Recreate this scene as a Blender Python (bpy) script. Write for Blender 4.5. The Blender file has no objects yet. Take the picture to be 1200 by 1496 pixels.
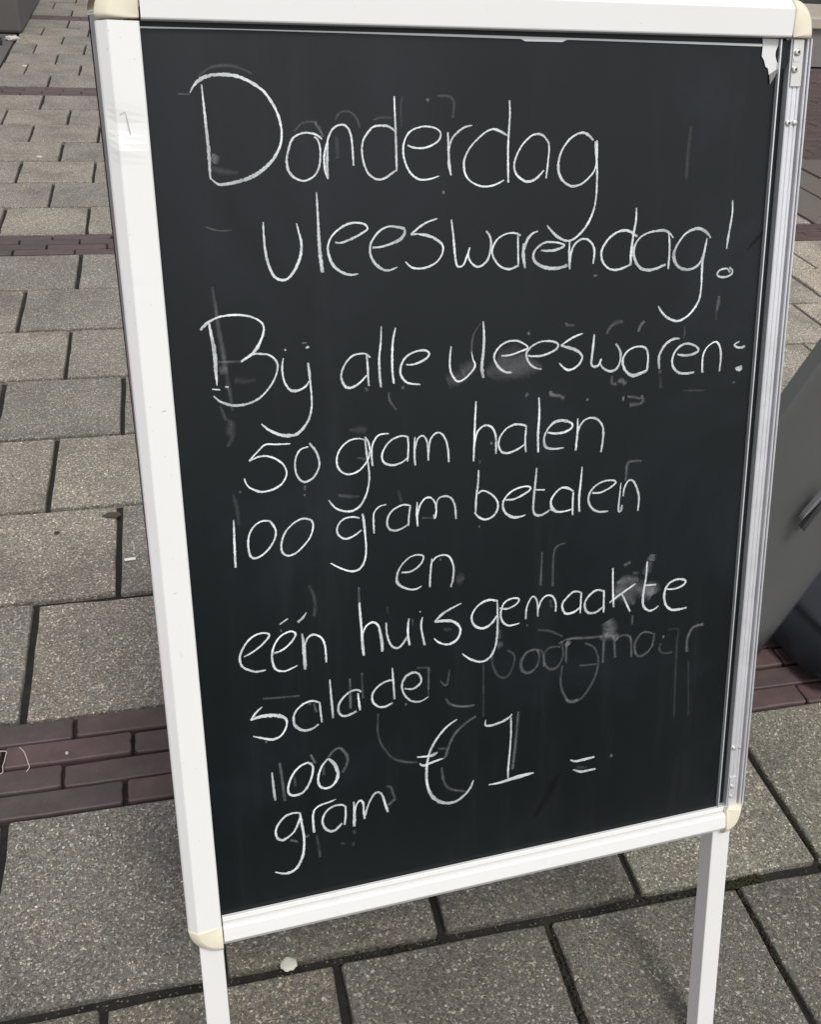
import bpy, bmesh, math, random
from mathutils import Vector, Matrix
random.seed(7)
S = bpy.context.scene
C = S.collection
rad = math.radians

# ------------------------------------------------------------------ camera, sky, sun, exposure
cam_d = bpy.data.cameras.new('camera')
cam = bpy.data.objects.new('camera', cam_d)
C.objects.link(cam)
CAM_H = 1.2575
_rot = (Matrix.Rotation(-0.27921285, 3, 'Z') @ Matrix.Rotation(math.pi / 2 - 0.58316627, 3, 'X')
        @ Matrix.Rotation(0.08248318, 3, 'Z'))
cam.matrix_world = Matrix.Translation((0, 0, CAM_H)) @ _rot.to_4x4()
cam_d.sensor_fit = 'HORIZONTAL'
cam_d.sensor_width = 36.0
cam_d.lens = 1386.42 / 1200 * 36.0
cam_d.shift_y = -63.6 / 1200
cam_d.clip_start = 0.02
cam_d.clip_end = 500
S.camera = cam

w = bpy.data.worlds.new('World')
S.world = w
w.use_nodes = True
nt = w.node_tree
bg = nt.nodes['Background']
sky = nt.nodes.new('ShaderNodeTexSky')
sky.sky_type = 'NISHITA'
sky.sun_disc = False
SUN_EL, SUN_AZ = 60, 165          # veiled sun behind the photographer, a little to the right
sky.sun_elevation = rad(SUN_EL)
sky.sun_rotation = rad(SUN_AZ)
sky.air_density = 1.0
sky.dust_density = 1.5
sky.altitude = 0
hs = nt.nodes.new('ShaderNodeHueSaturation')   # cloud cover: the sky reads nearly white
hs.inputs['Saturation'].default_value = 0.12
nt.links.new(sky.outputs[0], hs.inputs['Color'])
nt.links.new(hs.outputs[0], bg.inputs['Color'])
bg.inputs['Strength'].default_value = 0.12
sun_d = bpy.data.lights.new('sun', 'SUN')
sun_d.energy = 1.5
sun_d.angle = rad(16)
sun_d.color = (1.0, 0.97, 0.92)
sun = bpy.data.objects.new('sun', sun_d)
C.objects.link(sun)
_sd = Vector((math.sin(rad(SUN_AZ)) * math.cos(rad(SUN_EL)), math.cos(rad(SUN_AZ)) * math.cos(rad(SUN_EL)), math.sin(rad(SUN_EL))))
sun.rotation_euler = _sd.to_track_quat('Z', 'Y').to_euler()
S.view_settings.view_transform = 'Standard'
S.view_settings.look = 'None'
S.view_settings.gamma = 1
S.view_settings.use_curve_mapping = False
S.view_settings.exposure = 0.54
S.render.resolution_x, S.render.resolution_y = 822, 1024

# ------------------------------------------------------------------ helpers
def obj(name, verts, faces, mat=None, parent=None, smooth=False, loc=None, mw=None):
    me = bpy.data.meshes.new(name)
    me.from_pydata([tuple(v) for v in verts], [], faces)
    me.update()
    bm = bmesh.new(); bm.from_mesh(me)
    bmesh.ops.recalc_face_normals(bm, faces=bm.faces)
    bm.to_mesh(me); bm.free()
    if mat: me.materials.append(mat)
    if smooth:
        for p in me.polygons: p.use_smooth = True
    o = bpy.data.objects.new(name, me)
    C.objects.link(o)
    if parent: o.parent = parent
    if loc: o.location = loc
    return o

def from_bm(name, bm, mat, parent=None, smooth=False):
    me = bpy.data.meshes.new(name)
    bmesh.ops.recalc_face_normals(bm, faces=bm.faces)
    bm.to_mesh(me); bm.free()
    me.materials.append(mat)
    if smooth:
        for p in me.polygons: p.use_smooth = True
    o = bpy.data.objects.new(name, me)
    C.objects.link(o)
    if parent: o.parent = parent
    return o

def box_bm(bm, lo, hi, bev=0.0, M=None):
    x0, y0, z0 = lo; x1, y1, z1 = hi
    r = bmesh.ops.create_cube(bm, size=1.0)
    vs = r['verts']
    for v in vs:
        v.co = Vector(((x0 + x1) / 2 + v.co.x * (x1 - x0), (y0 + y1) / 2 + v.co.y * (y1 - y0), (z0 + z1) / 2 + v.co.z * (z1 - z0)))
    if bev:
        es = list({e for v in vs for e in v.link_edges})
        r2 = bmesh.ops.bevel(bm, geom=es, offset=bev, segments=2, affect='EDGES', profile=0.5)
        vs = list({v for f in r2['faces'] for v in f.verts} | {v for v in vs if v.is_valid})
    if M:
        for v in vs: v.co = M @ v.co
    return vs

def box(name, lo, hi, mat, parent=None, bev=0.0, M=None):
    bm = bmesh.new(); box_bm(bm, lo, hi, bev, M)
    return from_bm(name, bm, mat, parent)

def empty(name, loc=(0, 0, 0), M=None):
    o = bpy.data.objects.new(name, None)
    C.objects.link(o)
    if M: o.matrix_world = M
    else: o.location = loc
    o.empty_display_size = 0.1
    return o

def tag(o, label=None, cat=None, group=None, kind=None):
    if label: o['label'] = label
    if cat: o['category'] = cat
    if group: o['group'] = group
    if kind: o['kind'] = kind
    return o

# ------------------------------------------------------------------ materials
class NB:
    def __init__(s, name, rough=0.6, metal=0.0, spec=0.5):
        s.m = bpy.data.materials.new(name); s.m.use_nodes = True
        s.t = s.m.node_tree; s.b = s.t.nodes['Principled BSDF']
        s.b.inputs['Roughness'].default_value = rough
        s.b.inputs['Metallic'].default_value = metal
        s.b.inputs['Specular IOR Level'].default_value = spec
        s.tc = s.n('ShaderNodeTexCoord')
    def n(s, t, **k):
        x = s.t.nodes.new(t)
        for a, b in k.items(): setattr(x, a, b)
        return x
    def l(s, a, b): s.t.links.new(a, b)
    def coord(s, scale=(1, 1, 1), which='Object', offs=None):
        mp = s.n('ShaderNodeMapping'); mp.inputs['Scale'].default_value = scale
        s.l(s.tc.outputs[which], mp.inputs['Vector'])
        if offs is not None: s.l(offs, mp.inputs['Location'])
        return mp.outputs[0]
    def noise(s, scale, detail=4, rough=0.6, vec=None, dist=0):
        x = s.n('ShaderNodeTexNoise'); x.inputs['Scale'].default_value = scale
        x.inputs['Detail'].default_value = detail; x.inputs['Roughness'].default_value = rough
        x.inputs['Distortion'].default_value = dist
        s.l(vec if vec else s.tc.outputs['Object'], x.inputs['Vector'])
        return x.outputs['Fac']
    def vor(s, scale, vec=None, feature='F1', out='Distance', rand=1):
        x = s.n('ShaderNodeTexVoronoi', feature=feature); x.inputs['Scale'].default_value = scale
        x.inputs['Randomness'].default_value = rand
        s.l(vec if vec else s.tc.outputs['Object'], x.inputs['Vector'])
        return x.outputs[out]
    def ramp(s, fac, stops):
        x = s.n('ShaderNodeValToRGB'); e = x.color_ramp.elements
        while len(e) < len(stops): e.new(0.5)
        for i, (p, c) in enumerate(stops):
            e[i].position = p; e[i].color = (c, c, c, 1) if isinstance(c, (int, float)) else (*c, 1)
        s.l(fac, x.inputs[0]); return x.outputs[0]
    def mix(s, fac, a, b, blend='MIX'):
        x = s.n('ShaderNodeMix', data_type='RGBA', blend_type=blend)
        for sock, v in ((x.inputs[0], fac), (x.inputs[6], a), (x.inputs[7], b)):
            if isinstance(v, (int, float)): sock.default_value = v
            elif isinstance(v, tuple): sock.default_value = (*v, 1)
            else: s.l(v, sock)
        return x.outputs[2]
    def math(s, op, a, b=0.0, clamp=False):
        x = s.n('ShaderNodeMath', operation=op, use_clamp=clamp)
        for sock, v in ((x.inputs[0], a), (x.inputs[1], b)):
            if isinstance(v, (int, float)): sock.default_value = v
            else: s.l(v, sock)
        return x.outputs[0]
    def col(s, c):
        if isinstance(c, tuple): s.b.inputs['Base Color'].default_value = (*c, 1)
        else: s.l(c, s.b.inputs['Base Color'])
        return s
    def rough(s, r): s.l(r, s.b.inputs['Roughness']); return s
    def bump(s, h, strength=0.3, dist=0.001):
        x = s.n('ShaderNodeBump'); x.inputs['Strength'].default_value = strength; x.inputs['Distance'].default_value = dist
        s.l(h, x.inputs['Height']); s.l(x.outputs[0], s.b.inputs['Normal']); return s

def mat_paver(mul=1.0, tint=(1, 1, 1)):
    """washed concrete tile: small light and dark stones in a grey-brown matrix"""
    k = NB('washed concrete', 0.75)
    oi = k.n('ShaderNodeObjectInfo')
    off = k.n('ShaderNodeVectorMath', operation='SCALE'); off.inputs['Scale'].default_value = 37.0
    cx = k.n('ShaderNodeCombineXYZ')
    k.l(oi.outputs['Random'], cx.inputs[0]); k.l(oi.outputs['Random'], cx.inputs[1])
    k.l(cx.outputs[0], off.inputs[0])
    v = k.coord((1, 1, 1), offs=off.outputs[0])
    big = k.noise(5, 3, 0.6, v)
    fine = k.noise(420, 3, 0.75, v)
    # warp the stone cells so that they are not round
    wz = k.n('ShaderNodeTexNoise'); wz.inputs['Scale'].default_value = 160; wz.inputs['Detail'].default_value = 2
    k.l(v, wz.inputs['Vector'])
    wa = k.n('ShaderNodeVectorMath', operation='MULTIPLY_ADD')
    k.l(wz.outputs['Color'], wa.inputs[0]); wa.inputs[1].default_value = (0.006,) * 3; k.l(v, wa.inputs[2])
    wv = wa.outputs[0]
    st = k.n('ShaderNodeTexVoronoi'); st.inputs['Scale'].default_value = 400; k.l(wv, st.inputs['Vector'])
    cellv = k.n('ShaderNodeSeparateColor'); k.l(st.outputs['Color'], cellv.inputs[0])
    edge = k.vor(400, wv, 'DISTANCE_TO_EDGE')
    st2 = k.n('ShaderNodeTexVoronoi'); st2.inputs['Scale'].default_value = 120; k.l(wv, st2.inputs['Vector'])
    cell2 = k.n('ShaderNodeSeparateColor'); k.l(st2.outputs['Color'], cell2.inputs[0])
    rnd = k.math('MULTIPLY', oi.outputs['Random'], 1.0)
    tile = k.ramp(rnd, [(0, (0.124, 0.119, 0.110)), (0.3, (0.140, 0.135, 0.125)), (0.55, (0.150, 0.139, 0.129)), (0.8, (0.160, 0.150, 0.135)), (1, (0.175, 0.163, 0.146))])
    stone = k.ramp(cellv.outputs[0], [(0, 0.38), (0.3, 0.80), (0.68, 1.05), (0.88, 1.5), (0.96, 2.3), (1, 3.2)])
    c = k.mix(1.0, tile, stone, 'MULTIPLY')
    c = k.mix(1.0, c, tuple(mul * t for t in tint), 'MULTIPLY')
    hue = k.mix(k.math('MULTIPLY', cellv.outputs[1], 0.5), (1, 1, 1), (1.15, 0.98, 0.85))
    c = k.mix(1.0, c, hue, 'MULTIPLY')
    gap = k.ramp(edge, [(0.0, 0.55), (0.10, 1.0)])
    c = k.mix(1.0, c, gap, 'MULTIPLY')
    big_light = k.math('MULTIPLY', k.ramp(cell2.outputs[0], [(0.93, 0.0), (0.95, 1.0)]), k.ramp(st2.outputs['Distance'], [(0.22, 1.0), (0.33, 0.0)]))
    c = k.mix(big_light, c, (0.42, 0.39, 0.34))
    stain = k.ramp(big, [(0.25, 0.62), (0.48, 1.0), (0.75, 1.25)])
    c = k.mix(1.0, c, stain, 'MULTIPLY')
    c = k.mix(k.math('MULTIPLY', fine, 0.28), c, (0.08, 0.077, 0.072))
    k.col(c)
    hgt = k.math('ADD', k.math('MULTIPLY', k.ramp(edge, [(0, 0), (0.25, 1)]), 0.6), k.math('ADD', k.math('MULTIPLY', cellv.outputs[2], 0.6), k.math('MULTIPLY', fine, 0.5)))
    k.bump(hgt, 0.75, 0.0016)
    k.rough(k.ramp(cellv.outputs[1], [(0, 0.55), (1, 0.9)]))
    return k.m

def mat_simple(name, c0, c1, scale=30, rough=0.7, bump=0.2, dist=0.0008, metal=0.0, spec=0.5, rnd=0.0):
    k = NB(name, rough, metal, spec)
    n = k.noise(scale, 6, 0.65)
    c = k.mix(n, c0, c1)
    if rnd:
        oi = k.n('ShaderNodeObjectInfo')
        c = k.mix(1.0, c, k.ramp(oi.outputs['Random'], [(0, 1 - rnd), (1, 1 + rnd)]), 'MULTIPLY')
    k.col(c)
    if bump: k.bump(k.noise(scale * 6, 4, 0.7), bump, dist)
    return k.m

def mat_brick():
    k = NB('fired clay brick', 0.6)
    oi = k.n('ShaderNodeObjectInfo')
    c = k.ramp(oi.outputs['Random'], [(0, (0.060, 0.045, 0.044)), (0.5, (0.074, 0.050, 0.049)), (1, (0.086, 0.055, 0.052))])
    n = k.noise(22, 5, 0.7)
    c = k.mix(1.0, c, k.ramp(n, [(0.3, 0.75), (0.7, 1.2)]), 'MULTIPLY')
    dust = k.ramp(k.noise(90, 6, 0.8), [(0.60, 0.0), (0.8, 0.30)])
    c = k.mix(dust, c, (0.22, 0.19, 0.17))
    k.col(c); k.bump(k.math('ADD', k.noise(220, 4, 0.7), k.math('MULTIPLY', k.noise(45, 3, 0.6), 1.5)), 0.5, 0.0012)
    return k.m

def mat_bed():
    k = NB('joint soil', 0.95)
    v = k.coord()
    n = k.noise(60, 6, 0.75, v); g = k.noise(7, 3, 0.5, v)
    c = k.ramp(n, [(0.3, (0.006, 0.005, 0.004)), (0.6, (0.018, 0.015, 0.012)), (0.8, (0.05, 0.042, 0.034))])
    c = k.mix(k.ramp(g, [(0.60, 0.0), (0.70, 0.75)]), c, (0.026, 0.028, 0.014))
    k.col(c); k.bump(n, 0.8, 0.004)
    return k.m

def mat_white():
    k = NB('white powder coat', 0.34)
    n = k.noise(9, 4, 0.6)
    c = k.mix(k.ramp(n, [(0.35, 0.0), (0.8, 0.10)]), (0.72, 0.72, 0.71), (0.55, 0.53, 0.50))
    fine = k.noise(55, 8, 0.8)
    c = k.mix(k.ramp(fine, [(0.66, 0.0), (0.80, 0.25)]), c, (0.45, 0.42, 0.38))
    # sparse short scratches and specks
    sv = k.coord((30, 14, 30))
    sp = k.vor(3.0, sv)
    c = k.mix(k.ramp(sp, [(0.025, 0.75), (0.05, 0.0)]), c, (0.30, 0.29, 0.28))
    grime = k.ramp(k.noise(22, 6, 0.75, k.coord((1, 1, 0.25))), [(0.60, 0.0), (0.85, 0.40)])
    c = k.mix(grime, c, (0.42, 0.39, 0.34))
    k.col(c); k.bump(k.noise(14, 3, 0.5), 0.20, 0.0016)
    k.rough(k.ramp(n, [(0.3, 0.28), (0.8, 0.5)]))
    return k.m

def mat_panel():
    k = NB('blackboard film', 0.38, spec=0.29)
    v = k.coord((1, 1, 1))
    n = k.noise(3.5, 4, 0.6, v)
    streak = k.noise(30, 5, 0.7, k.coord((1, 0.10, 0.07)))
    haze = k.noise(5.5, 5, 0.62, k.coord((1, 1, 0.8)), 0.8)
    c = k.mix(k.ramp(n, [(0.3, 0.0), (0.75, 1.0)]), (0.0018, 0.0038, 0.0048), (0.0044, 0.0068, 0.0084))
    c = k.mix(k.ramp(streak, [(0.54, 0.0), (0.85, 0.15)]), c, (0.045, 0.048, 0.054))
    c = k.mix(k.ramp(haze, [(0.50, 0.0), (0.80, 0.28)]), c, (0.026, 0.030, 0.042))
    dust = k.ramp(k.noise(380, 5, 0.8, v), [(0.62, 0.0), (0.82, 0.05)])
    c = k.mix(dust, c, (0.20, 0.20, 0.21))
    k.col(c)
    k.rough(k.ramp(k.math('ADD', k.math('MULTIPLY', streak, 0.6), k.math('MULTIPLY', n, 0.4)), [(0.3, 0.34), (0.7, 0.46)]))
    k.bump(k.noise(5, 3, 0.5, v), 0.10, 0.003)
    return k.m

def mat_chalk(name, base, full=True):
    """chalk line: denser in the middle of the stroke, crumbly at its edges, translucent where thin"""
    k = NB(name, 0.9, spec=0.1)
    k.col(base)
    uv = k.n('ShaderNodeUVMap'); sep = k.n('ShaderNodeSeparateXYZ'); k.l(uv.outputs[0], sep.inputs[0])
    e = k.math('MULTIPLY', k.math('MINIMUM', sep.outputs[0], k.math('SUBTRACT', 1.0, sep.outputs[0])), 2.0)   # 0 edge .. 1 middle
    at = k.n('ShaderNodeAttribute'); at.attribute_name = 'strength'
    g = k.noise(520, 4, 0.8)
    low = k.noise(70, 3, 0.6)
    if full:
        a = k.math('ADD', e, k.math('MULTIPLY', k.math('SUBTRACT', g, 0.5), 1.5))
        a = k.ramp(a, [(0.06, 0.0), (0.34, 1.0)])
        a = k.math('MULTIPLY', a, k.ramp(k.math('ADD', k.math('MULTIPLY', low, 0.6), k.math('MULTIPLY', g, 0.4)), [(0.32, 0.55), (0.58, 1.0)]))
        a = k.math('MULTIPLY', a, at.outputs['Fac'], True)
    else:
        a = k.ramp(e, [(0.0, 0.0), (0.9, 1.0)])
        a = k.math('MULTIPLY', a, k.ramp(k.math('ADD', k.math('MULTIPLY', low, 0.6), k.math('MULTIPLY', g, 0.4)), [(0.33, 0.25), (0.65, 1.1)]))
        a = k.math('MULTIPLY', a, at.outputs['Fac'], True)
    k.l(a, k.b.inputs['Alpha'])
    return k.m

def mat_alu():
    k = NB('bare aluminium', 0.40, 0.55)
    br = k.noise(60, 5, 0.7, k.coord((1, 1, 0.03)))
    bl = k.noise(11, 4, 0.7)
    c = k.mix(br, (0.62, 0.62, 0.65), (0.78, 0.78, 0.80))
    c = k.mix(k.ramp(bl, [(0.5, 0.0), (0.8, 0.5)]), c, (0.26, 0.25, 0.25))
    k.col(c); k.rough(k.ramp(bl, [(0.3, 0.36), (0.8, 0.6)]))
    return k.m

M = dict(
    paver=mat_paver(1.76, (1.015, 0.995, 0.955)), paver_dark_shade=mat_paver(1.05, (1.02, 1.0, 0.91)), paver_sandy=mat_paver(2.5, (1.04, 1.0, 0.92)), paver_pale=mat_paver(1.8, (1.0, 1.0, 0.89)), brick=mat_brick(), bed=mat_bed(), white=mat_white(), panel=mat_panel(), alu=mat_alu(),
    chalk=mat_chalk('white chalk', (0.80, 0.84, 0.85)), ghost=mat_chalk('rubbed out chalk', (0.62, 0.64, 0.66), False),
    scuff=mat_chalk('dark scuff', (0.004, 0.004, 0.005), False),
    cap=mat_simple('yellowed plastic', (0.66, 0.60, 0.46), (0.76, 0.71, 0.58), 12, 0.42, 0.05),
    legwhite=mat_simple('white lacquer', (0.66, 0.65, 0.64), (0.71, 0.70, 0.69), 9, 0.4, 0.04),
    rubber=mat_simple('black rubber', (0.015, 0.015, 0.015), (0.03, 0.03, 0.03), 40, 0.8),
    paper=mat_simple('torn white film', (0.60, 0.60, 0.60), (0.70, 0.70, 0.69), 20, 0.6, 0.1),
    paper2=mat_simple('grey film back', (0.16, 0.16, 0.16), (0.22, 0.21, 0.20), 20, 0.6, 0.1),
    steel=mat_simple('zinc plated steel', (0.55, 0.54, 0.50), (0.75, 0.74, 0.70), 60, 0.32, 0.1, metal=0.8),
    darkmetal=mat_simple('dark grey coated sheet', (0.085, 0.087, 0.088), (0.105, 0.106, 0.106), 6, 0.34, 0.05, spec=0.5),
    blackmetal=mat_simple('black steel', (0.03, 0.03, 0.032), (0.06, 0.06, 0.062), 30, 0.35, 0.1),
    greymetal=mat_simple('worn grey steel', (0.16, 0.16, 0.17), (0.24, 0.24, 0.25), 30, 0.35, 0.1),
    bag=mat_simple('navy cloth', (0.007, 0.008, 0.013), (0.014, 0.015, 0.024), 14, 0.75, 0.5, 0.002),
    stone=mat_simple('dark concrete', (0.075, 0.068, 0.065), (0.10, 0.092, 0.088), 4, 0.8, 0.3, 0.002),
    asphalt=mat_simple('grey asphalt', (0.07, 0.067, 0.064), (0.11, 0.105, 0.10), 60, 0.85, 0.5, 0.002),
    lime=mat_simple('pale limestone', (0.34, 0.30, 0.25), (0.42, 0.38, 0.32), 8, 0.7, 0.3, 0.001),
    riser=mat_simple('grey stone', (0.17, 0.155, 0.145), (0.21, 0.195, 0.18), 8, 0.75, 0.3, 0.001),
    slab=mat_simple('taupe stone slab', (0.095, 0.080, 0.068), (0.135, 0.115, 0.098), 16, 0.75, 0.3, 0.001, rnd=0.12),
    litter=mat_simple('white litter', (0.66, 0.65, 0.62), (0.78, 0.77, 0.74), 90, 0.6, 0.4, 0.0005),
    litter2=mat_simple('pale fleck', (0.40, 0.38, 0.35), (0.50, 0.48, 0.45), 90, 0.7, 0.4, 0.0005),
    leaf=mat_simple('withered leaf', (0.035, 0.026, 0.018), (0.07, 0.05, 0.035), 80, 0.8),
    gum=mat_simple('flattened pale disc', (0.36, 0.36, 0.31), (0.58, 0.57, 0.50), 160, 0.6, 0.6, 0.0008),
    thread=mat_simple('pale thread', (0.38, 0.31, 0.29), (0.50, 0.42, 0.39), 200, 0.8),
    moss=mat_simple('moss', (0.016, 0.020, 0.008), (0.045, 0.048, 0.020), 220, 0.95, 0.9, 0.003),
    grit=mat_simple('grit', (0.05, 0.045, 0.04), (0.20, 0.175, 0.15), 150, 0.9, 0.4),
    shopwall=mat_simple('painted facade', (0.30, 0.28, 0.25), (0.36, 0.34, 0.31), 3, 0.8, 0.2),
    black=mat_simple('black paint', (0.02, 0.02, 0.02), (0.035, 0.035, 0.035), 10, 0.5),
)
kg = NB('shop glass', 0.05); kg.col((0.02, 0.022, 0.024)); M['glass'] = kg.m

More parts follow.
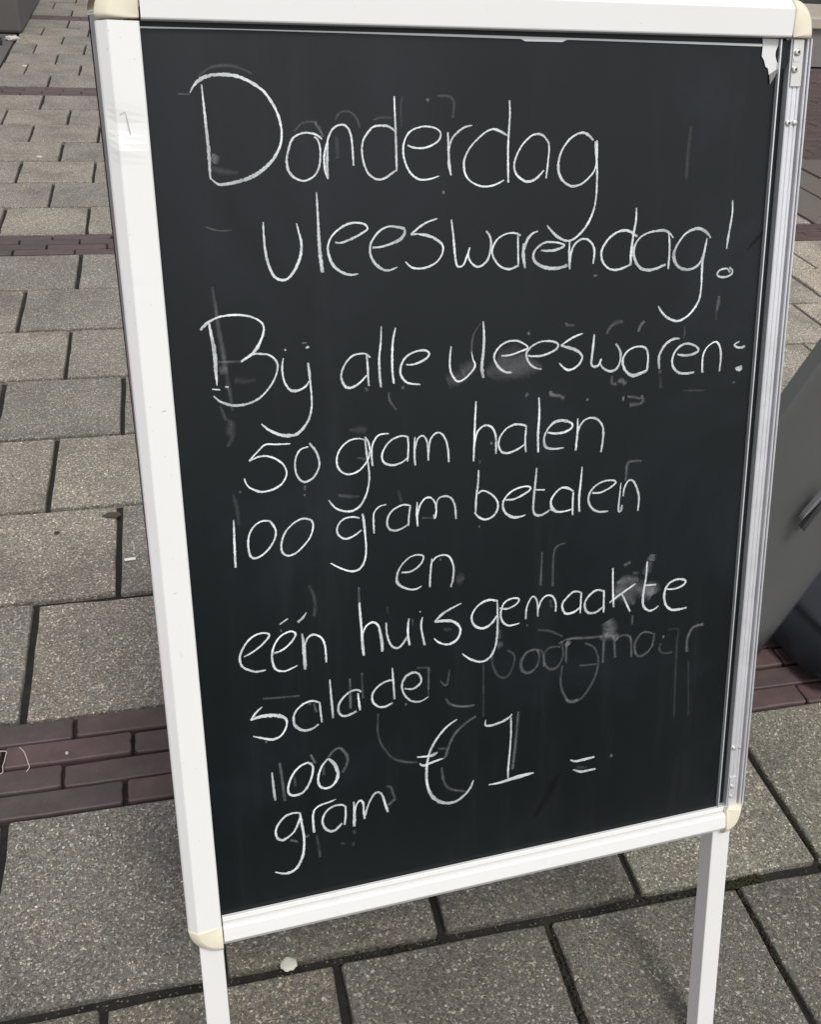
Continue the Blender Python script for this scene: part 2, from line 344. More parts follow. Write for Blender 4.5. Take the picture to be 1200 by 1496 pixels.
# chalk strokes in board coordinates: u, v in 0.1 mm and width in 0.01 mm, three numbers per point
WORDS = [
  ('Donderdag', [[692,8086,107,724,8138,214,783,8191,322,868,8222,322,952,8228,324,1049,8224,352,1131,8201,327,1216,8160,302,1295,8103,276,1354,8024,278,1399,7936,280,1423,7841,225,1428,7787,198,1419,7704,227,1388,7629,256,1333,7553,313,1256,7485,370,1165,7430,398,1061,7393,368,974,7375,339,887,7365,281,839,7387,168,806,7422,112],[790,8152,134,795,8027,189,800,7882,273,805,7735,330,808,7586,332,804,7449,223,808,7408,168],[1773,7723,173,1734,7755,201,1683,7772,200,1617,7775,200,1557,7756,199,1510,7718,228,1477,7635,228,1457,7552,258,1468,7475,288,1509,7418,260,1581,7385,203,1649,7398,204,1704,7437,204,1737,7500,204,1751,7577,174,1752,7661,173,1732,7724,173,1704,7742,172],[1826,7744,116,1816,7632,232,1808,7520,292,1808,7435,264,1810,7395,176],[1809,7395,117,1788,7471,234,1785,7577,203,1809,7674,203,1839,7758,202,1878,7813,202,1940,7841,202,1992,7827,203,2024,7771,204,2036,7687,205,2040,7588,206,2043,7503,177],[2427,7787,208,2372,7824,236,2307,7833,235,2233,7824,205,2180,7777,205,2138,7715,206,2122,7631,206,2134,7532,207,2169,7444,209,2222,7398,210,2276,7384,210,2332,7400,211,2380,7431,211,2428,7461,181],[2425,8072,146,2428,7905,207,2432,7685,239,2432,7452,211],[2537,7670,210,2593,7649,211,2678,7645,212,2765,7669,212,2832,7717,182,2844,7772,182,2805,7807,181,2738,7824,180,2653,7820,180,2567,7787,179,2519,7727,179,2497,7650,210,2502,7564,211,2533,7477,212,2579,7416,213,2645,7380,214,2732,7380,184,2829,7407,123],[2913,7777,182,2918,7630,245,2923,7507,308,2939,7410,217],[2922,7630,184,2948,7716,214,3006,7777,244,3074,7820,214,3142,7834,153],[3478,7749,219,3408,7784,280,3348,7802,217,3279,7781,186,3201,7724,185,3122,7646,185,3073,7559,217,3063,7471,249,3092,7390,219,3151,7341,188,3231,7311,221,3321,7312,190,3391,7332,191,3451,7362,159],[3499,8045,185,3504,7924,217,3494,7767,219,3489,7590,221,3494,7339,223],[3883,7691,224,3841,7739,255,3790,7759,286,3719,7745,222,3639,7678,190,3580,7589,190,3551,7500,222,3562,7428,223,3613,7374,256,3685,7344,290,3767,7368,258,3848,7443,194],[3887,7694,192,3895,7623,193,3884,7497,194,3870,7370,227],[4340,7701,229,4297,7743,293,4243,7768,324,4171,7756,226,4089,7702,226,4019,7604,226,3991,7495,292,4004,7404,359,4048,7340,295,4133,7296,264,4227,7313,232,4310,7372,199,4371,7454,199,4383,7582,230,4378,7701,229],[4362,7692,229,4371,7601,263,4386,7491,231,4392,7343,233,4389,7194,201,4364,7063,236,4304,6942,270,4221,6850,270,4127,6799,270,4041,6817,302,3965,6867,300,3890,6948,199]]),
  ('vleeswarendag', [[1225,7051,145,1224,6934,204,1229,6802,265,1251,6686,296,1296,6584,298,1371,6550,270,1432,6578,270,1498,6668,300,1541,6775,299,1547,6874,268,1530,6957,207,1514,7032,147],[1703,7288,147,1706,7133,207,1706,6952,299,1711,6768,392,1724,6603,426],[1851,6859,212,1907,6854,212,1997,6884,274,2087,6924,244,2150,6967,213,2125,7006,213,2055,7022,212,1966,7011,241,1877,6963,211,1813,6899,181,1783,6816,211,1796,6723,303,1837,6646,366,1914,6591,307,1985,6571,247,2053,6577,124],[2190,6802,216,2280,6808,216,2371,6833,248,2444,6862,373,2491,6911,311,2487,6959,279,2429,6972,309,2357,6983,185,2284,6960,215,2220,6906,215,2176,6836,215,2167,6760,247,2195,6683,310,2256,6620,281,2328,6595,251,2420,6622,126],[2805,7038,125,2703,7007,219,2620,6958,250,2551,6904,249],[2551,6904,249,2610,6908,188,2702,6893,314,2784,6859,316,2849,6805,222,2852,6736,191,2801,6659,192,2716,6614,223,2623,6600,222,2549,6617,221,2495,6668,126],[2939,7025,189,2957,6893,223,2968,6760,256,2986,6625,258,3015,6600,259,3055,6616,194,3088,6689,194,3118,6771,193],[3118,6771,193,3103,6715,194,3117,6654,194,3154,6612,228,3198,6593,228,3257,6615,229,3301,6667,261,3323,6747,261,3327,6828,260,3307,6882,226,3278,6914,193],[3623,6859,263,3581,6883,262,3521,6889,196,3447,6871,195,3381,6826,195,3342,6754,228,3345,6693,229,3390,6616,230,3450,6573,264,3525,6560,265,3607,6591,233],[3596,6866,230,3599,6724,198,3604,6594,233],[3653,6790,198,3652,6695,398,3663,6613,333,3673,6560,234],[3655,6722,331,3672,6776,331,3701,6836,297,3746,6879,264,3798,6897,198],[3832,6720,200,3901,6714,268,3993,6721,303,4076,6756,236,4037,6777,202,3960,6791,234,3869,6790,233,3794,6745,233,3757,6691,267,3765,6629,334,3827,6579,403,3920,6551,406,4028,6550,408,4112,6574,341],[4125,6788,202,4127,6664,272,4135,6531,239],[4138,6594,238,4145,6677,238,4177,6759,237,4237,6805,237,4299,6810,238,4355,6774,239,4389,6710,274,4389,6640,241,4380,6575,207],[4846,6814,244,4780,6858,312,4715,6878,311,4636,6866,241,4559,6823,241,4498,6755,241,4465,6680,276,4481,6595,277,4540,6529,244,4620,6507,280,4708,6522,246,4795,6557,246],[4822,7085,206,4823,6961,242,4801,6822,278,4786,6682,315,4786,6555,281],[5243,6791,178,5194,6838,283,5135,6865,352,5038,6860,245,4958,6845,245,4879,6806,209,4826,6737,244,4813,6653,315,4843,6574,352,4895,6515,354,4978,6490,320,5075,6503,321,5175,6539,286],[5189,6838,177,5204,6739,249,5208,6624,250,5203,6491,252],[5665,6776,217,5610,6833,324,5532,6871,394,5449,6862,286,5369,6819,250,5300,6735,250,5261,6651,358,5269,6572,431,5315,6512,361,5392,6480,326,5476,6484,291,5549,6525,292,5589,6596,328],[5623,6775,217,5606,6668,290,5589,6552,328,5589,6421,257,5592,6289,221,5576,6171,259,5515,6070,260,5426,5996,260,5334,5971,296,5239,6003,294,5169,6059,256,5114,6132,182],[5885,7134,216,5892,7003,217,5877,6875,255,5864,6774,256,5856,6663,220],[5903,6474,297,5943,6450,260,5934,6414,261,5876,6387,260,5798,6390,259,5765,6421,259,5801,6459,222,5878,6468,222,5916,6429,260]]),
  ('Bij', [[621,6154,236,660,6194,295,707,6226,236,777,6256,207,858,6269,237,949,6269,238,1028,6257,210,1096,6233,210,1157,6189,212,1174,6130,212,1154,6061,243,1115,5988,305,1064,5926,335,1003,5883,274,954,5855,213],[954,5855,213,1015,5894,213,1075,5916,214,1145,5911,214,1203,5899,184,1253,5860,216,1277,5805,217,1263,5728,186,1223,5647,187,1159,5568,187,1084,5507,218,987,5470,249,892,5462,309,823,5474,277,744,5510,245,688,5566,122],[698,6226,177,710,6117,297,725,5989,419,729,5884,421,726,5802,362,727,5708,243,727,5655,122],[681,5626,152,752,5617,153],[798,5641,183,827,5635,184],[1331,5861,124,1316,5773,218,1325,5664,219,1362,5582,252,1409,5555,316,1470,5562,253,1526,5594,222,1556,5635,190],[1555,5804,188,1561,5731,315,1565,5646,222,1571,5524,191,1569,5401,224,1541,5292,257,1488,5209,322,1411,5147,386,1314,5144,385,1230,5170,319,1149,5221,254,1098,5274,126],[1347,5937,185,1361,5932,185],[1540,5939,187,1572,5950,249]]),
  ('alle', [[2138,5813,226,2101,5848,193,2045,5855,224,1975,5842,192,1910,5785,192,1867,5705,224,1859,5636,257,1887,5565,387,1935,5543,324,1999,5563,259,2050,5601,195,2102,5653,162],[2105,5840,225,2111,5729,226,2112,5632,227,2117,5547,228],[2251,6094,128,2243,5955,193,2224,5805,259,2223,5666,293,2233,5525,263],[2387,6073,193,2359,5948,259,2348,5797,261,2348,5657,262,2359,5550,264],[2483,5722,197,2549,5720,198,2622,5739,265,2688,5774,265,2711,5812,232,2682,5842,231,2609,5846,230,2529,5824,230,2463,5775,229,2428,5700,263,2426,5637,264,2458,5578,265,2509,5543,233,2618,5524,167]]),
  ('vleeswaren', [[2929,5868,133,2916,5759,234,2918,5645,236,2952,5564,237,2997,5524,238,3064,5548,204,3133,5608,204,3170,5670,238,3148,5729,170,3133,5801,135],[3251,6083,167,3261,5935,304,3253,5793,340,3238,5651,410,3254,5541,309],[3440,5742,206,3531,5745,207,3622,5769,207,3688,5789,208,3713,5810,208,3660,5852,207,3595,5878,241,3517,5879,240,3440,5848,239,3388,5797,239,3363,5738,274,3383,5675,275,3428,5617,311,3487,5580,277,3546,5574,174],[3715,5726,209,3794,5715,245,3887,5721,281,3980,5752,281,4032,5792,281,4024,5829,246,3964,5850,245,3884,5857,209,3805,5841,208,3733,5799,243,3699,5752,278,3709,5690,279,3743,5638,245,3796,5600,246,3863,5584,176],[4295,5908,142,4218,5885,247,4138,5849,247,4061,5800,247],[4061,5800,247,4140,5779,354,4222,5749,356,4285,5701,322,4296,5663,251,4267,5608,251,4214,5568,251,4153,5554,286,4105,5576,250,4050,5630,142],[4421,5892,214,4412,5780,286,4402,5668,288,4401,5587,289,4440,5568,326,4481,5581,290,4506,5643,217],[4494,5599,217,4531,5546,255,4609,5509,293,4678,5529,293,4711,5584,256,4721,5660,292,4704,5724,291,4660,5783,217],[5022,5685,259,4987,5725,258,4915,5740,257,4832,5722,219,4771,5675,256,4746,5607,293,4764,5530,331,4809,5475,370,4867,5448,445,4937,5460,446,5021,5486,298],[5017,5691,259,5031,5614,260,5024,5486,298],[5379,5793,224,5304,5788,298,5228,5748,298,5175,5675,298,5153,5605,336,5164,5495,300],[5365,5630,226,5446,5614,302,5533,5619,303,5605,5647,266,5594,5686,265,5526,5723,264,5452,5734,263,5382,5706,263,5328,5645,263,5308,5569,301,5330,5497,302,5392,5440,342,5474,5425,305,5576,5431,230],[5673,5420,308,5663,5519,268,5673,5623,229,5719,5691,190,5797,5732,191,5844,5703,306,5873,5623,308,5879,5544,270,5875,5419,272],[6089,5720,193,6032,5688,270,6064,5660,271,6125,5652,311,6157,5670,389],[6062,5435,235,6099,5443,392,6144,5452,392],[6078,5424,235,6116,5416,392,6142,5433,314]]),
  ('50', [[1352,5063,161,1221,5069,192,1120,5075,191,1039,5009,159,963,4937,159],[963,4934,191,1054,4967,192,1143,4962,225,1230,4916,226,1289,4845,195,1299,4769,196,1253,4688,229,1168,4641,228,1059,4628,260,981,4661,226,930,4704,193,908,4772,192],[1517,5019,163,1443,4998,195,1397,4928,195,1383,4835,196,1402,4739,230,1463,4681,264,1548,4714,232,1603,4794,198,1614,4869,231,1588,4966,262,1528,5052,228]]),
  ('gram', [[2056,5035,200,1991,5054,199,1906,5039,199,1829,4980,198,1784,4890,199,1789,4794,233,1838,4732,234,1903,4712,235,1989,4736,202,2068,4814,202,2105,4906,202,2095,5003,201,2063,5063,200],[2063,5063,200,2071,4919,235,2086,4784,236,2091,4648,204,2063,4514,205,2006,4403,240,1927,4347,274,1832,4350,239,1748,4393,203,1686,4478,135],[2127,4770,237,2122,4895,202,2140,4998,201,2199,5069,201,2295,5074,168],[2486,5024,204,2419,5040,203,2322,5010,203,2253,4940,203,2222,4857,237,2248,4787,272,2334,4759,274,2422,4779,206,2482,4822,206],[2482,5030,204,2487,4918,205,2475,4780,206],[2554,5018,171,2547,4874,240,2552,4733,242],[2551,4893,206,2582,4996,205,2632,5024,205,2670,4978,206,2684,4880,207,2686,4768,208],[2688,4841,208,2709,4974,207,2769,5037,207,2828,5022,242,2873,4940,243,2890,4841,245,2895,4732,211]]),
  ('halen', [[3179,5317,173,3170,5157,244,3161,4951,246,3152,4717,213],[3161,4864,212,3182,4984,246,3227,5049,246,3289,5069,246,3352,5034,247,3385,4948,249,3389,4852,250,3388,4769,215],[3712,5023,252,3651,5046,286,3569,5048,250,3488,5008,214,3430,4935,214,3416,4858,250,3444,4789,287,3508,4765,288,3609,4790,253,3691,4836,217],[3710,5023,230,3699,4884,231,3708,4756,233],[3840,5304,214,3847,5134,252,3837,4924,290,3842,4741,256],[3939,4936,182,4032,4919,293,4126,4925,294,4201,4959,295,4209,5001,257,4142,5038,366,4048,5047,364,3974,5009,291,3920,4934,218,3903,4856,256,3929,4783,367,4018,4760,258,4121,4763,185],[4269,5054,184,4269,4903,259,4255,4720,261],[4269,4903,222,4304,4989,222,4368,5040,222,4444,5044,260,4513,5003,298,4554,4931,262,4559,4823,263,4542,4676,227]]),
  ('100', [[783,4386,162,776,4218,229,771,4064,264,767,3912,266],[1122,4334,198,1050,4343,198,975,4309,197,919,4229,198,900,4125,231,911,4016,266,954,3981,267,1029,4007,201,1107,4079,201,1158,4171,200,1163,4248,233,1122,4330,231],[1509,4300,236,1435,4322,235,1350,4293,201,1263,4216,201,1216,4114,235,1214,4016,236,1267,3966,237,1352,3989,204,1441,4066,204,1501,4148,204,1525,4243,237,1509,4300,270]]),
  ('gram', [[1981,4262,207,1905,4283,206,1819,4267,205,1763,4205,205,1761,4126,240,1830,4067,242,1917,4086,208,1996,4137,208],[2012,4304,172,2023,4223,346,2030,4102,209,2036,3981,210,2025,3841,211,1973,3745,247,1894,3721,247,1789,3760,210,1676,3836,139],[2121,4087,245,2119,4212,243,2128,4300,173,2178,4354,173,2252,4371,139],[2495,4332,211,2422,4346,210,2333,4316,210,2272,4253,210,2255,4175,245,2279,4112,246,2347,4090,247,2427,4114,212,2477,4149,213],[2495,4332,211,2479,4229,212,2471,4119,213],[2565,4360,176,2559,4240,248,2566,4108,249],[2568,4219,177,2590,4317,212,2651,4390,212,2711,4384,212,2754,4318,213,2759,4237,214,2744,4168,215,2732,4210,143],[2753,4278,214,2781,4366,213,2841,4389,249,2912,4365,250,2956,4275,252,2965,4136,217]]),
  ('betalen', [[3206,4620,215,3200,4491,252,3179,4315,254,3173,4171,219],[3201,4375,217,3246,4402,217,3319,4371,218,3383,4310,220,3415,4234,257,3394,4155,258,3338,4106,258,3265,4097,257,3210,4127,256,3160,4182,219],[3494,4279,221,3578,4274,222,3671,4305,259,3754,4351,260,3763,4386,222,3697,4397,222,3595,4377,221,3512,4323,221,3467,4246,258,3486,4153,296,3561,4089,335,3636,4077,262,3715,4093,150],[3830,4581,221,3818,4426,260,3803,4263,299,3801,4126,301,3834,4076,302,3901,4072,265,3986,4117,227],[3812,4350,149,3924,4338,224],[4244,4288,266,4181,4328,341,4105,4337,226,4030,4275,226,3993,4205,264,4014,4120,455,4073,4085,305,4150,4080,229,4237,4094,230],[4244,4279,243,4240,4159,245,4243,4028,246],[4334,4541,189,4324,4372,266,4311,4207,268,4319,4056,270],[4459,4246,231,4553,4240,232,4660,4280,232,4727,4329,233,4696,4357,232,4588,4359,231,4492,4317,230,4432,4249,269,4419,4167,270,4462,4078,310,4542,4031,273,4651,4024,196],[4787,4323,117,4779,4192,195,4771,4014,276,4801,4016,315,4812,4075,236],[4820,4169,235,4829,4262,234,4876,4336,234,4926,4327,274,4970,4256,275,5006,4139,277,5000,3987,239]]),
  ('en', [[2388,3642,181,2471,3637,218,2543,3666,218,2603,3725,218,2619,3784,218,2563,3808,217,2486,3796,180,2414,3744,180,2359,3667,216,2336,3584,289,2350,3527,363,2408,3476,292,2491,3443,256,2550,3446,220,2595,3468,147],[2683,3443,259,2687,3560,257,2698,3670,256,2711,3748,219],[2711,3717,219,2759,3760,219,2832,3771,220,2892,3743,257,2928,3664,259,2937,3576,260,2924,3478,261,2904,3412,224]]),
  ('één', [[782,2980,208,868,3017,209,972,3088,244,1041,3171,244,979,3203,208,878,3179,207,794,3095,242,742,2982,277,759,2880,279,835,2823,281,894,2802,282,984,2804,212],[1075,2971,282,1157,2991,247,1252,3064,247,1297,3146,247,1238,3177,211,1145,3137,210,1080,3048,211,1052,2931,247,1075,2804,284,1154,2761,250,1236,2776,215,1295,2800,143],[1147,3268,174,1230,3316,174],[1324,3263,351,1377,3303,281,1414,3354,140],[1362,3136,177,1371,2990,428,1373,2832,431,1372,2742,361],[1382,3010,214,1416,3083,249,1479,3106,285,1549,3061,251,1582,2967,252,1588,2785,218]]),
  ('huisgemaakte', [[1947,3382,215,1953,3233,289,1961,3070,291,1964,2944,366,1973,2796,332],[1969,3031,219,2001,3107,219,2056,3145,255,2102,3138,256,2137,3093,293,2157,2989,369,2167,2898,407,2166,2809,335],[2217,3124,184,2218,3017,258,2239,2912,260,2279,2842,299,2333,2823,299,2382,2857,262,2432,2932,224],[2454,3132,185,2442,3020,298,2444,2918,300,2458,2832,301],[2599,3125,149,2582,3036,262,2596,2919,264,2618,2806,303],[2570,3190,186,2580,3183,186],[3017,3216,151,2924,3181,264,2813,3128,301,2729,3052,301],[2729,3052,301,2812,3049,378,2911,3034,380,2985,2974,344,3007,2906,307,2971,2820,308,2896,2778,307,2822,2786,268,2760,2822,229,2720,2867,152],[3419,3183,270,3325,3209,307,3227,3181,268,3154,3110,230,3129,3026,269,3166,2939,309,3252,2898,349,3339,2930,311,3413,3020,233],[3412,3184,231,3418,3007,272,3414,2804,275,3390,2653,276,3328,2547,277,3228,2517,315,3116,2564,274,3025,2643,155],[3437,3100,232,3524,3079,234,3624,3115,234,3656,3169,234,3586,3189,233,3499,3159,232,3455,3065,233,3463,2962,273,3539,2886,275,3665,2893,158],[3735,2928,277,3745,3059,236,3787,3155,235,3824,3175,235,3864,3105,237,3874,2938,238],[3873,3015,238,3914,3123,237,3977,3165,237,4041,3143,278,4077,3061,239,4076,2964,240],[4369,3142,282,4285,3164,280,4197,3100,280,4152,3025,280,4189,2929,322,4280,2923,324,4362,2968,243],[4372,3142,241,4367,2902,244],[4640,3121,285,4547,3142,284,4457,3083,283,4416,2999,284,4451,2902,367,4544,2883,328,4640,2939,246],[4640,3129,244,4645,2868,247],[4735,3373,243,4745,3145,245,4763,2913,289],[4713,2973,288,4843,3053,329,5020,3153,207],[4855,3065,247,4915,2938,291,4969,2830,251],[5147,3395,205,5144,3219,290,5120,3013,334,5127,2880,336,5194,2809,296,5262,2812,254,5315,2847,169],[5136,3116,249,5273,3105,251],[5400,3034,253,5512,3023,254,5607,3050,298,5637,3099,297,5546,3132,296,5437,3100,295,5383,3002,338,5397,2867,340,5472,2781,342,5570,2766,344,5674,2773,259]]),
  ('salade', [[922,2408,180,856,2354,251,801,2282,216],[801,2282,216,878,2302,360,980,2302,471,1081,2279,510,1148,2232,329,1152,2153,220,1104,2065,258,1041,2029,294,981,2031,330,897,2063,255,814,2099,181],[1493,2357,258,1416,2385,257,1328,2362,256,1255,2299,256,1225,2217,294,1246,2125,369,1330,2064,334,1418,2073,298,1478,2110,224],[1499,2356,221,1505,2223,260,1512,2123,224],[1614,2590,183,1619,2416,259,1625,2278,298,1629,2150,262],[1933,2394,263,1886,2426,262,1805,2411,261,1722,2339,261,1687,2257,299,1706,2175,300,1768,2150,302,1877,2183,265],[1897,2385,225,1904,2286,264,1913,2186,303],[2266,2470,266,2202,2468,265,2111,2425,264,2050,2348,265,2051,2259,304,2104,2196,305,2176,2180,306,2260,2211,230],[2266,2609,188,2274,2435,266,2281,2247,268],[2392,2352,230,2474,2331,270,2549,2367,270,2574,2422,231,2542,2497,307,2478,2518,344,2404,2481,305,2365,2400,268,2381,2298,269,2444,2207,271,2527,2172,272,2583,2178,234,2649,2210,156]]),
  ('100', [[974,1653,187,978,1524,300,982,1410,340,989,1319,303],[1387,1663,266,1346,1688,265,1274,1670,264,1200,1606,264,1145,1504,265,1125,1403,266,1151,1349,305,1214,1335,306,1286,1360,307,1348,1445,268,1385,1551,267,1393,1638,266,1346,1688,227],[1553,1693,229,1493,1625,267,1453,1536,268,1441,1441,307,1474,1369,309,1545,1350,310,1612,1388,349,1652,1478,426,1635,1579,500,1595,1653,421,1553,1693,267]]),
  ('gram', [[1231,1118,271,1160,1129,270,1080,1110,269,1012,1043,269,972,961,270,981,876,310,1029,831,350,1102,856,311,1162,909,272,1210,998,311,1235,1067,271],[1231,1118,309,1245,973,312,1259,836,314,1254,685,316,1223,556,357,1152,445,358,1063,416,357,991,434,237,935,462,157],[1369,844,394,1366,945,313,1368,1062,273,1397,1130,233,1464,1165,234,1552,1178,234,1618,1197,117],[1721,1082,277,1667,1119,275,1578,1114,275,1503,1064,274,1465,972,275,1480,885,316,1536,825,357,1595,824,318,1672,891,318],[1717,1083,277,1712,967,278,1696,865,279],[1807,1122,198,1809,978,359,1800,819,401],[1812,978,239,1835,1082,238,1881,1122,318,1909,1074,319,1910,972,280,1917,886,281],[1923,918,241,1960,1045,240,2024,1158,279,2077,1180,319,2120,1128,321,2147,1021,323,2175,912,324]]),
  ('€', [[2965,1883,160,2860,1825,280,2760,1727,280,2679,1604,321,2638,1494,322,2616,1347,364,2617,1172,367,2661,1020,453,2740,925,498,2841,875,417,2953,877,377,3056,945,336,3117,1021,294,3148,1099,167],[2510,1516,240,2618,1503,282,2688,1506,484,2741,1527,242],[2538,1433,241,2587,1397,323,2696,1422,324,2796,1440,203]]),
  ('1', [[3291,1817,122,3285,1750,245,3362,1735,328,3485,1759,330,3566,1797,289,3591,1830,248],[3581,1788,248,3583,1588,250,3571,1370,252,3556,1173,297,3553,1039,256],[3324,1003,169,3449,1001,340,3575,1017,513,3722,1033,558,3860,1042,216]]),
  ('=', [[4306,1113,175,4377,1082,352,4475,1085,442,4607,1092,266],[4343,980,176,4437,935,399,4525,932,356,4625,932,268]]),
]
